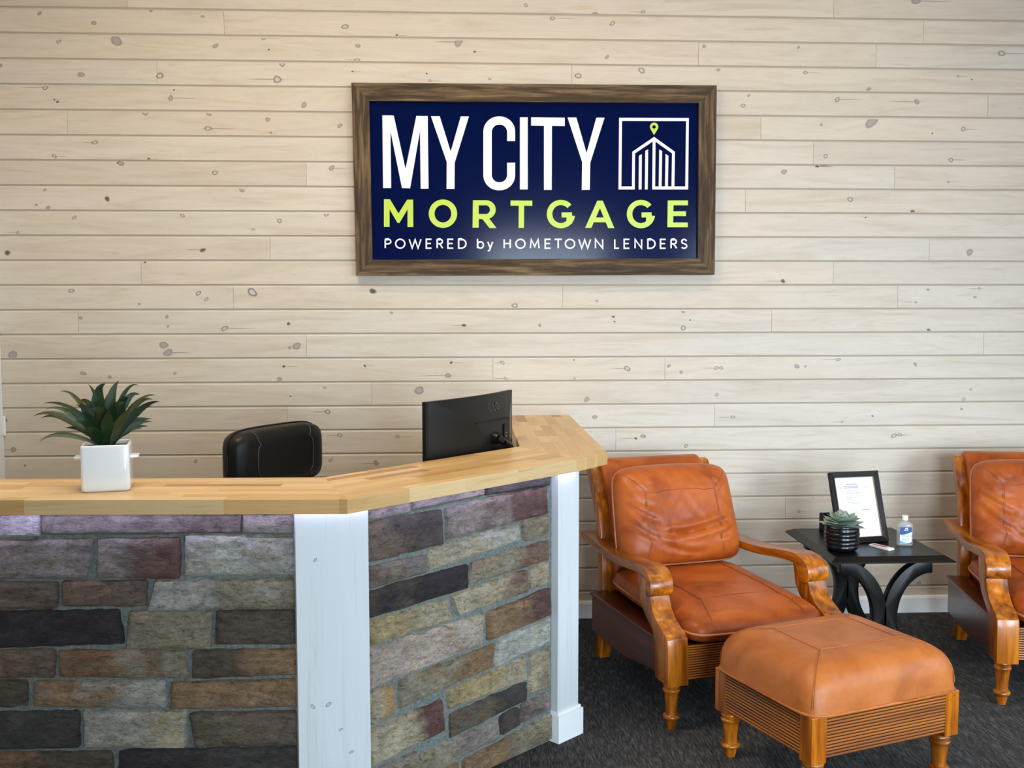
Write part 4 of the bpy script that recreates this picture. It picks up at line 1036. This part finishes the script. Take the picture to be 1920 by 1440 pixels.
MB().hexa([fx(.002, .002, -.004), fx(FW - .002, .002, -.004), fx(FW - .002, FH - .002, -.004), fx(.002, FH - .002, -.004)], [fx(.002, .002, -.009), fx(FW - .002, .002, -.009), fx(FW - .002, FH - .002, -.009), fx(.002, FH - .002, -.009)]).build('backing', M['black_plastic'], fr)
# easel flap hinged behind the left half
hz = .20; e0 = Vector(fx(.085, hz, -.010)); e1 = Vector(fx(.145, hz, -.010))
MB().hexa([e0, e1, e1 + Vector((0, .006, .004)), e0 + Vector((0, .006, .004))], [(.060, .185, .0005), (.125, .185, .0005), (.125, .191, .004), (.060, .191, .004)]).build('easel_flap', M['black_plastic'], fr)
# low black letter holder behind the pot
lh = tag(empty('letter_holder', (0, 0, TZ)), 'small black desk tray with sloping side behind the succulent pot', 'desk tray')
q = on_z(1543, 1003, TZ)
lh.location = (q.x + .060, q.y + .06, TZ); lh.rotation_euler = (0, 0, radians(12))
side = [(-.06, 0), (.05, 0), (.05, .088), (.03, .094), (-.045, .058), (-.06, .040)]
for x0 in (-.034, .030): MB().prism(side, lambda y, z: (x0, y, z), lambda y, z: (x0 + .004, y, z)).build('side_plate', M['black_plastic'], lh)
MB().box(-.034, .034, -.06, .05, 0, .004).build('base_plate', M['black_plastic'], lh); MB().box(-.034, .034, .046, .05, 0, .088).build('back_plate', M['black_plastic'], lh)

# succulent in a ridged black pot
q = on_z(1583, 1035, TZ)
su_ = tag(empty('potted_succulent', (q.x + .002, q.y + .040, TZ)), 'grey green succulent rosette in a ridged black glazed pot on the side table', 'potted plant')
prof = [(.050, 0), (.060, .003), (.068, .010)]
for i in range(5):
    z = .014 + i * .0185; rr = (.074, .0775, .0785, .0785, .077)[i]
    prof += [(rr - .0016, z), (rr, z + .004), (rr + .0006, z + .009), (rr - .0005, z + .014), (rr - .002, z + .0175)]
prof += [(.075, .108), (.0765, .112), (.0755, .117), (.071, .118), (.069, .112), (.068, .100)]
MB().lathe(prof, 40).build('pot', M['black_glaze'], su_, smooth=50)
MB().lathe([(.0685, .0985), (.05, .103), (.01, .104)], 28).build('soil', M['soil'], su_)
def leafmat(name, a, bcol, tip, rough=.5):
    m_, nt, bb_ = new_mat(name); v = coords(nt, (1, 1, 1)); n1 = noise_node(nt, v, 18, 3)
    c = ramp(nt, n1, [(.3, a), (.7, bcol)]); oi = nd(nt, 'ShaderNodeObjectInfo')
    c = mix(nt, 1.0, c, ramp(nt, oi.outputs['Random'], [(0, val(.72)), (1, val(1.15))]), 'MULTIPLY')
    lk(nt, c, bb_.inputs['Base Color']); bb_.inputs['Roughness'].default_value = rough; return m_
M['succ'] = leafmat('dusty_green_succulent', srgb(128, 150, 134), srgb(176, 194, 178), None, .6)
M['leaf'] = leafmat('dark_green_dracaena', srgb(6, 30, 6), srgb(24, 60, 12), None, .5)
M['leaf_olive'] = leafmat('olive_dracaena', srgb(46, 52, 18), srgb(84, 88, 40), None, .4)
def fat_leaf(L, W, T, ang, pitch, z0, r0):
    v = []; f = []; N, K = 9, 8
    for i in range(N):
        t = i / (N - 1); w = W * (sin(pi * min(1, t * .80 + .12)) ** .7) * (1 if t < .78 else max(.04, (1 - t) / .22) ** .7)
        th = T * (1 - .75 * t) * (.5 + .5 * sin(pi * min(1, t + .25)))
        u = r0 + L * t * cos(pitch); z = z0 + L * t * sin(pitch) + .012 * t * t
        for k in range(K):
            a = 2 * pi * k / K; v.append((u - sin(pitch) * th * sin(a) * .5, w * .5 * cos(a), z + th * .5 * sin(a) * cos(pitch) + .10 * abs(w * .5 * cos(a))))
    for i in range(N - 1):
        for k in range(K): l = (k + 1) % K; f.append((i * K + k, i * K + l, (i + 1) * K + l, (i + 1) * K + k))
    f += [tuple(range(K))[::-1], tuple(range((N - 1) * K, N * K))]
    ca, sa = cos(ang), sin(ang)
    return MB().add([(x * ca - y * sa, x * sa + y * ca, z) for x, y, z in v], f)
rl = random.Random(9); n = 0
for cnt, L, W, pit, z0, r0 in ((11, .104, .054, -.06, .116, .004), (10, .092, .052, .14, .122, .003), (8, .070, .046, .38, .128, .002), (6, .048, .034, .72, .134, .001), (3, .028, .022, 1.1, .140, 0)):
    for i in range(cnt):
        a = 2 * pi * (i + .5 * (n % 2) + rl.uniform(-.15, .15)) / cnt
        fat_leaf(L * rl.uniform(.88, 1.1), W * rl.uniform(1.15, 1.4), .010, a, pit + rl.uniform(-.12, .12), z0, r0).build('leaf', M['succ'], su_, smooth=60)
    n += 1

# hand sanitizer bottle: flattened clear bottle, printed label, white flip cap
def clear_mat():
    m_, nt, bb_ = new_mat('clear_gel_bottle')
    bb_.inputs['Base Color'].default_value = srgb(196, 200, 198); bb_.inputs['Alpha'].default_value = 0.34
    bb_.inputs['Roughness'].default_value = 0.08; bb_.inputs['Coat Weight'].default_value = 0.5; return m_
M['clear'] = clear_mat()
q = on_z(1699, 1024, TZ)
bt = tag(empty('sanitizer_bottle', (q.x, q.y + .02, TZ + .0005), radians(-8)), 'clear hand sanitizer bottle with blue and white label and white cap on the table', 'bottle')
def rrect(hx_, hy_, r, n=5):
    out = []
    for cx, cy, a0 in ((hx_ - r, hy_ - r, 0), (-hx_ + r, hy_ - r, 90), (-hx_ + r, -hy_ + r, 180), (hx_ - r, -hy_ + r, 270)):
        out += [(cx + r * cos(radians(a0 + 90 * i / n)), cy + r * sin(radians(a0 + 90 * i / n))) for i in range(n + 1)]
    return out
m = MB(); secs = [(.032, .017, .014, 0), (.0355, .0195, .016, .003), (.036, .020, .016, .010), (.036, .020, .016, .092), (.035, .0195, .016, .099), (.029, .017, .0155, .106), (.018, .0135, .0125, .111), (.0125, .0125, .0123, .113), (.0118, .0118, .0117, .118)]
v = []; f = []; N = 24
for a_, b_, r_, z_ in secs: v += [(x, y, z_) for x, y in rrect(a_, b_, r_)]
for i in range(len(secs) - 1):
    for k_ in range(N): l = (k_ + 1) % N; f.append((i * N + k_, i * N + l, (i + 1) * N + l, (i + 1) * N + k_))
f += [tuple(range(N))[::-1], tuple(range((len(secs) - 1) * N, len(secs) * N))]
m.add(v, f).build('body', M['clear'], bt, smooth=50)
MB().lathe([(.0125, .1185), (.0135, .1195), (.0135, .139), (.0125, .1405)], 24).build('cap', M['white_plastic'], bt, smooth=40)
YB = -.0206
def lab(m_, pts, dy=0): m_.add([(x, YB - dy, z) for x, z in pts], [tuple(range(len(pts)))])
lx = .0265
m = MB(); lab(m, ((-lx, .010), (lx, .010), (lx, .090), (-lx, .090))); label = m.build('label', M['paper'], bt, recalc=False)
m = MB(); lab(m, [(-lx, .0895), (lx, .0895), (lx, .066)] + [(lx - 2 * lx * i / 12, .060 + .006 * cos(pi * i / 12) - .004 * sin(pi * i / 12)) for i in range(13)], .0002); m.build('label_band', M['label_navy'], label, recalc=False)
m = MB(); lab(m, [(-lx, .0105), (lx, .0105)] + [(lx - 2 * lx * i / 12, .016 + .011 * (i / 12) ** 1.6 - .004 * sin(pi * i / 12)) for i in range(13)], .0002); m.build('label_wave', M['label_blue'], label, recalc=False)
m = MB(); lab(m, [(0, .0105), (lx, .0105), (lx, .020)] + [(lx - lx * i / 8, .020 - .0095 * (i / 8) ** .7) for i in range(1, 8)], .0003); m.build('label_wave', M['label_navy'], label, recalc=False)
def word(m_, text, x, z, h, adv, w, dy=.0003):
    for ch in text:
        if ch in GL: strokes(m_, GL[ch], lambda u, v_: (x + u * h * .62, z + v_ * h), w, lambda p: (p.x, YB - dy, p.y))
        x += h * adv if ch != 'i' else h * adv * .8
m = MB(); word(m, 'Hand Sanitizer', -.0175, .0455, .0048, .82, .0009)
for i, wdt in enumerate((.034, .031, .022)):
    x = -.0175
    while x < -.0175 + wdt: lab(m, ((x, .034 - i * .0042), (x + .004, .034 - i * .0042), (x + .004, .0355 - i * .0042), (x, .0355 - i * .0042)), .0003); x += .0055
m.build('label_text', M['label_navy'], label, recalc=False)
m = MB(); lab(m, ((-.004, .079), (.003, .081), (.003, .085), (-.004, .085)), .0004); lab(m, ((.004, .079), (.009, .079), (.009, .085), (.004, .085)), .0004); lab(m, ((-.009, .0725), (.010, .0725), (.010, .0765), (-.009, .0765)), .0004)
m.build('label_mark', M['paper'], label, recalc=False)

# small white plastic tag with a red print
q0, q1 = on_z(1638, 1021, TZ), on_z(1668, 1034, TZ)
ud = tag(empty('flash_drive', ((q0.x + q1.x) / 2, (q0.y + q1.y) / 2, TZ), radians(118)), 'small flat white plastic gadget with a red print lying on the black table', 'flash drive')
MB().prism(rrect(.058, .020, .006), lambda x, y: (x, y, 0), lambda x, y: (x, y, .009)).build('body', M['white_plastic'], ud, smooth=40, bevel=.0012)
MB().box(-.03, .045, -.008, .009, .009, .0093).build('print', M['red_print'], ud)

# ------------------------------------------------------------------ plant on the counter
PR = radians(12)
pl_ = on_z(152, 925, ZT)
PS = .146
pc_ = Vector((pl_.x, pl_.y, 0)) + Vector((cos(PR), sin(PR), 0)) * PS / 2 + Vector((-sin(PR), cos(PR), 0)) * PS / 2
pp = tag(empty('potted_dracaena', (pc_.x, pc_.y, ZT), PR), 'dark green dracaena in a square white ceramic pot on the wooden counter', 'potted plant')
m = MB(); v = []; f = []; hs = PS / 2
loops = [(hs - .007, .010, 0), (hs - .001, .012, .005), (hs + .0005, .012, .012), (hs, .012, .140), (hs - .001, .012, .146), (hs - .004, .011, .149), (hs - .008, .009, .148), (hs - .0095, .008, .143), (hs - .010, .008, .125)]
N = 24
for a_, r_, z_ in loops: v += [(x, y, z_) for x, y in rrect(a_, a_, r_)]
for i in range(len(loops) - 1):
    for k_ in range(N): l = (k_ + 1) % N; f.append((i * N + k_, i * N + l, (i + 1) * N + l, (i + 1) * N + k_))
f += [tuple(range(N))[::-1]]
m.add(v, f).build('pot', M['ceramic'], pp, smooth=50)
MB().prism(rrect(hs - .0102, hs - .0102, .007), lambda x, y: (x, y, .118), lambda x, y: (x, y, .136)).build('soil', M['soil'], pp)
for s in (-1, 1):
    MB().prism([(-.03, .0), (.03, .0), (.03, .008), (-.03, .008)], lambda y, z: (s * (hs - .001), y, .100 + z), lambda y, z: (s * (hs + .025), y * .85, .102 + z * .8)).build('handle', M['ceramic'], pp, bevel=.002)
# leaves: tip and bend in the plane of the trunk (x, z), depth y, width, colour
def strap(parent, base, mid, tip, wdt, mat, twist=0.0, fold=.25):
    B, Mi, T = Vector(base), Vector(mid), Vector(tip); N = 12; v = []; f = []
    for i in range(N + 1):
        t = i / N; p = B * (1 - t) ** 2 + Mi * 2 * t * (1 - t) + T * t * t
        d_ = ((Mi - B) * (1 - t) + (T - Mi) * t).normalized()
        side = d_.cross(Vector((0, -1, .25))).normalized() if abs(d_.dot(Vector((0, -1, .25)).normalized())) < .97 else Vector((1, 0, 0))
        up = side.cross(d_)
        a = twist * (.3 + .7 * t); s_ = side * cos(a) + up * sin(a); u_ = up * cos(a) - side * sin(a)
        w = wdt * .5 * (.30 + .70 * min(1, t / .45)) * (1 if t < .5 else max(0.012, 1 - ((t - .5) / .5) ** 1.15))
        v += [p - s_ * w + u_ * w * fold, p, p + s_ * w + u_ * w * fold]
    for i in range(N):
        a = i * 3; f += [(a, a + 1, a + 4, a + 3), (a + 1, a + 2, a + 5, a + 4)]
    o = MB().add(v, f).build('leaf', M[mat], parent, smooth=80, recalc=False)
    return o
SCU = .000252; bx, bz = 930, 985
def zl(x, y, d_): return ((x - bx) * SCU, d_, .128 + (bz - y) * SCU)
LV = [((165, 395), (560, 380), .04, 13, 'leaf_olive'), ((228, 450), (520, 400), -.02, 12, 'leaf_olive'), ((85, 530), (430, 430), -.03, 15, 'leaf_olive'), ((140, 580), (440, 500), .03, 15, 'leaf'), ((165, 838), (420, 690), -.05, 13, 'leaf_olive'), ((370, 255), (590, 250), .05, 12, 'leaf_olive'),
      ((700, 165), (850, 330), .06, 13, 'leaf_olive'), ((945, 145), (790, 250), -.01, 30, 'leaf'), ((1092, 120), (960, 300), .03, 24, 'leaf'), ((1330, 192), (1120, 180), .05, 11, 'leaf'), ((1345, 312), (1150, 270), .03, 20, 'leaf'), ((1530, 328), (1290, 330), .05, 14, 'leaf_olive'), ((1515, 362), (1300, 330), -.02, 13, 'leaf_olive'),
      ((1600, 382), (1330, 420), -.03, 17, 'leaf'), ((1490, 447), (1250, 500), .00, 19, 'leaf'), ((475, 505), (610, 420), -.07, 20, 'leaf'), ((1190, 375), (1010, 400), -.07, 26, 'leaf'), ((790, 432), (960, 450), -.09, 30, 'leaf'), ((722, 670), (800, 720), -.10, 30, 'leaf'), ((640, 385), (700, 460), -.03, 24, 'leaf'), ((585, 390), (760, 330), .05, 18, 'leaf_olive'),
      ((1228, 312), (1060, 430), -.04, 32, 'leaf'), ((1010, 440), (960, 600), -.08, 30, 'leaf'), ((880, 330), (880, 520), -.03, 34, 'leaf'), ((1100, 350), (1010, 560), .02, 32, 'leaf'), ((760, 350), (800, 520), .02, 30, 'leaf'), ((700, 480), (790, 620), -.05, 26, 'leaf'), ((1270, 420), (1080, 640), -.04, 22, 'leaf_olive'), ((600, 600), (740, 620), -.06, 18, 'leaf'), ((980, 260), (940, 420), .05, 30, 'leaf')]
rl = random.Random(4)
for _ in range(14):
    a_ = rl.uniform(-1.25, 1.25); L_ = rl.uniform(420, 640)
    LV.append(((bx + L_ * sin(a_), bz - 90 - L_ * cos(a_) * .95), (bx + L_ * .45 * sin(a_ * .8), bz - 90 - L_ * .62 * cos(a_ * .8)), rl.uniform(.0, .08), rl.uniform(12, 22), rl.choice(('leaf', 'leaf', 'leaf_olive'))))
for (tx, ty), (mx, my), dep, w_, mt in LV:
    b0_ = (rl.uniform(-.008, .010), rl.uniform(-.010, .008), .126)
    t_ = zl(tx, ty, dep); m_ = zl(mx, my, dep * .5)
    ctrl = tuple(2 * m_[i] - (b0_[i] + t_[i]) / 2 for i in range(3))
    ctrl = tuple(.25 * ctrl[i] + .75 * m_[i] for i in range(3))
    strap(pp, b0_, ctrl, t_, w_ * .00135, mt, rl.uniform(-.35, .35), .22)
MB().tube([(0, 0, .11), (.001, 0, .15), (.002, -.002, .20)], [.010, .009, .006], 8).build('stem', M['leaf_olive'], pp, smooth=60)

# ------------------------------------------------------------------ monitor
mo = tag(empty('computer_monitor'), 'black curved computer monitor seen from behind on the reception desk', 'monitor')
ml, mr = on_z(797, 757, 1.237), on_z(958, 728, 1.237)
pL = EYE + (ml - EYE) * (1 - .0); 
def zat(px, py, d_):                      # point on the pixel's ray at horizontal distance y = d_
    return on_y(px, py, d_)
mL = zat(796, 757, -1.47); mR = zat(958, 728, -.93)
dirm = Vector((mR.x - mL.x, mR.y - mL.y, 0)); MW = dirm.length; am = atan2(dirm.y, dirm.x)
MZT = (mL.z + mR.z) / 2; MHH = .365
mo.location = ((mL.x + mR.x) / 2, (mL.y + mR.y) / 2, .74); mo.rotation_euler = (0, 0, am)
zt_ = MZT - .74; zb_ = zt_ - MHH; hw_ = MW / 2
CUR = .030                                # depth of the bow; local -y is the back of the monitor
def bow(x): return CUR * ((x / hw_) ** 2 - 1)
nx = 14; m = MB()
xs_ = [-hw_ + MW * i / nx for i in range(nx + 1)]
sec = lambda x: [(x, bow(x) + .012, zb_), (x, bow(x) + .012, zt_), (x, bow(x) - .006, zt_), (x, bow(x) - .006, zb_)]
v = [p for x in xs_ for p in sec(x)]; f = [(0, 1, 2, 3), tuple(nx * 4 + i for i in (3, 2, 1, 0))]
for i in range(nx):
    for k_ in range(4): l = (k_ + 1) % 4; f.append((i * 4 + k_, i * 4 + l, (i + 1) * 4 + l, (i + 1) * 4 + k_))
m.add(v, f).build('screen_panel', M['black_plastic'], mo, bevel=.001)
# tapered rear shell: rim -> raised centre block
def shell(x, z, d_): return (x, bow(x) - .006 - d_, z)
o1 = [(-hw_ + .012, zb_ + .004), (hw_ - .004, zb_ + .004), (hw_ - .004, zt_ - .003), (-hw_ + .012, zt_ - .003)]
ix0, ix1, iz0, iz1 = -.07, .205, zb_ + .06, zt_ - .105
def edge(pts, k): return [(pts[i][0] + (pts[(i + 1) % 4][0] - pts[i][0]) * t / k, pts[i][1] + (pts[(i + 1) % 4][1] - pts[i][1]) * t / k) for i in range(4) for t in range(k)]
E0 = edge(o1, 10); E1 = edge([(ix0, iz0), (ix1, iz0), (ix1, iz1), (ix0, iz1)], 10)
m = MB(); n_ = len(E0); v = [shell(x, z, 0) for x, z in E0] + [(x, -.060 + .25 * bow(x), z) for x, z in E1]
f = [(i, (i + 1) % n_, n_ + (i + 1) % n_, n_ + i) for i in range(n_)] + [tuple(range(n_, 2 * n_))]
m.add(v, f).build('rear_shell', M['black_gloss'], mo, smooth=20)
m = MB(); m.box(ix0 + .002, ix1 - .01, -.0710, -.054, iz1 - .004, iz1 + .004); m.build('vent_slot', M['black_plastic'], mo, bevel=.001)
zj = zt_ - .178
m = MB(); m.tube([(.08, -.056, zj), (.08, -.088, zj - .004)], [.028, .022], 20); m.tube([(.08, -.088, zj - .004), (.085, -.110, zj - .018)], [.017, .014], 16); m.build('stand_joint', M['black_gloss'], mo, smooth=40)
m = MB(); m.tube(resample([(.085, -.109, zj - .018), (.115, -.113, zj - .03), (.140, -.109, zj - .055), (.145, -.098, zb_ + .02), (.14, -.09, .012)], 5), .013, 12); m.build('stand_arm', M['black_gloss'], mo, smooth=60)
m = MB(); m.tube(resample([(-.16, -.17, .008), (.0, -.10, .008), (.14, -.085, .008), (.16, .02, .008), (.10, .13, .008)], 5), .008, 10); m.build('stand_foot', M['black_gloss'], mo, smooth=60)
m = MB(); m.box(.150, .164, -.071, -.060, zj - .02, zj + .05); m.build('cable_recess', M['black_plastic'], mo)
for zz in (-.004, .010): MB().box(.151, .163, -.076, -.071, zj + zz, zj + zz + .006).build('plug', M['chrome'], mo)
# maker's mark: a ringed face and two letters, moulded tone on tone
lg = MB(); zc_ = zt_ - .052; yl = lambda z: max(0, min(1, (zt_ - z) / (zt_ - iz1)))
def lm(p): return (p.x, (bow(p.x) - .006) * (1 - yl(p.y)) + yl(p.y) * (-.060 + .25 * bow(p.x)) - .0025, p.y)
strokes(lg, [o_(0, .5, .5, .5, 0, 360, 28), [(0, .72), (0, .28), (.18, .28)], [(-.2, .66), (-.16, .66)]], lambda u, v_: (.066 + u * .030, zc_ - .015 + v_ * .030), .0026, lm)
strokes(lg, GL['L'], lambda u, v_: (.096 + u * .013, zc_ - .013 + v_ * .026), .0042, lm); strokes(lg, GL['G'], lambda u, v_: (.116 + u * .022, zc_ - .013 + v_ * .026), .0042, lm)
lg.build('emblem', M['dark_logo'], mo, recalc=False)

# ------------------------------------------------------------------ office chair behind the desk
oc2 = tag(empty('office_chair'), 'black leather office chair with padded back behind the wooden counter', 'chair')
cL, cR = on_y(432, 822, -1.42), on_y(600, 812, -.98)
dv = Vector((cR.x - cL.x, cR.y - cL.y, 0)); ac = atan2(dv.y, dv.x); CW = dv.length
oc2.location = ((cL.x + cR.x) / 2, (cL.y + cR.y) / 2, 0); oc2.rotation_euler = (0, 0, ac)
TOPZ = 1.185
# local x along the back rest, local -y is the sitter's side
def head_map(p): return Vector((p.x, .04 - p.z + (p.x / .26) ** 2 * -.02, TOPZ - .125 + p.y))
def back_map(p): return Vector((p.x, .055 - p.z + (p.x / .26) ** 2 * -.02 + .10 * max(0, .1 - p.y) ** 2, TOPZ - .46 + p.y))
bo, bsf, brm = pillow('backrest', M['black_leather'], oc2, CW * .99, .50, .045, .055, back_map, 26, 6, 6.0, 2.2)
ho, hsf, hrm = pillow('headrest', M['black_leather'], oc2, CW, .25, .070, .058, head_map, 36, 5.5, 7.0, 2.4)
MB().tube(hrm(80), .005, 6, True).build('piping', M['black_plastic'], ho, smooth=60)
for a_ in (-.58, .66):
    MB().tube([hsf(a_, .985 - 1.97 * k_ / 24, .001) for k_ in range(25)], .0018, 6).build('seam', M['dark_logo'], ho, smooth=60)
pillow('seat', M['black_leather'], oc2, .52, .50, .06, .05, lambda p: Vector((p.x, p.y - .22, .48 + p.z)), 22, 5, 4, 2.2)
m = MB(); m.tube([(0, .05, .62), (0, .09, .48), (0, .02, .42), (0, -.15, .41)], .024, 10); m.build('back_bracket', M['black_plastic'], oc2, smooth=50)
MB().lathe([(.028, .09), (.028, .26), (.020, .26), (.020, .42), (.07, .425), (.07, .435)], 20, 0, -.2, 0).build('gas_column', M['black_plastic'], oc2, smooth=40)
for k_ in range(5):
    a_ = 2 * pi * k_ / 5 + .3; ex, ey = .28 * cos(a_), .28 * sin(a_) - .2
    lo = MB().tube([(.02 * cos(a_), .02 * sin(a_) - .2, .115), (ex, ey, .075)], [.022, .014], 8).build('base_arm', M['black_plastic'], oc2, smooth=50)
    MB().tube([(ex - .02 * sin(a_), ey + .02 * cos(a_), .028), (ex + .02 * sin(a_), ey - .02 * cos(a_), .028)], .028, 16).build('caster', M['black_plastic'], lo, smooth=40)
for s in (-1, 1):
    m = MB(); m.tube(resample([(s * .25, -.30, .45), (s * .29, -.32, .55), (s * .29, -.22, .66), (s * .27, -.02, .67), (s * .23, .02, .62)], 4), .018, 10); m.build('armrest', M['black_plastic'], oc2, smooth=60)
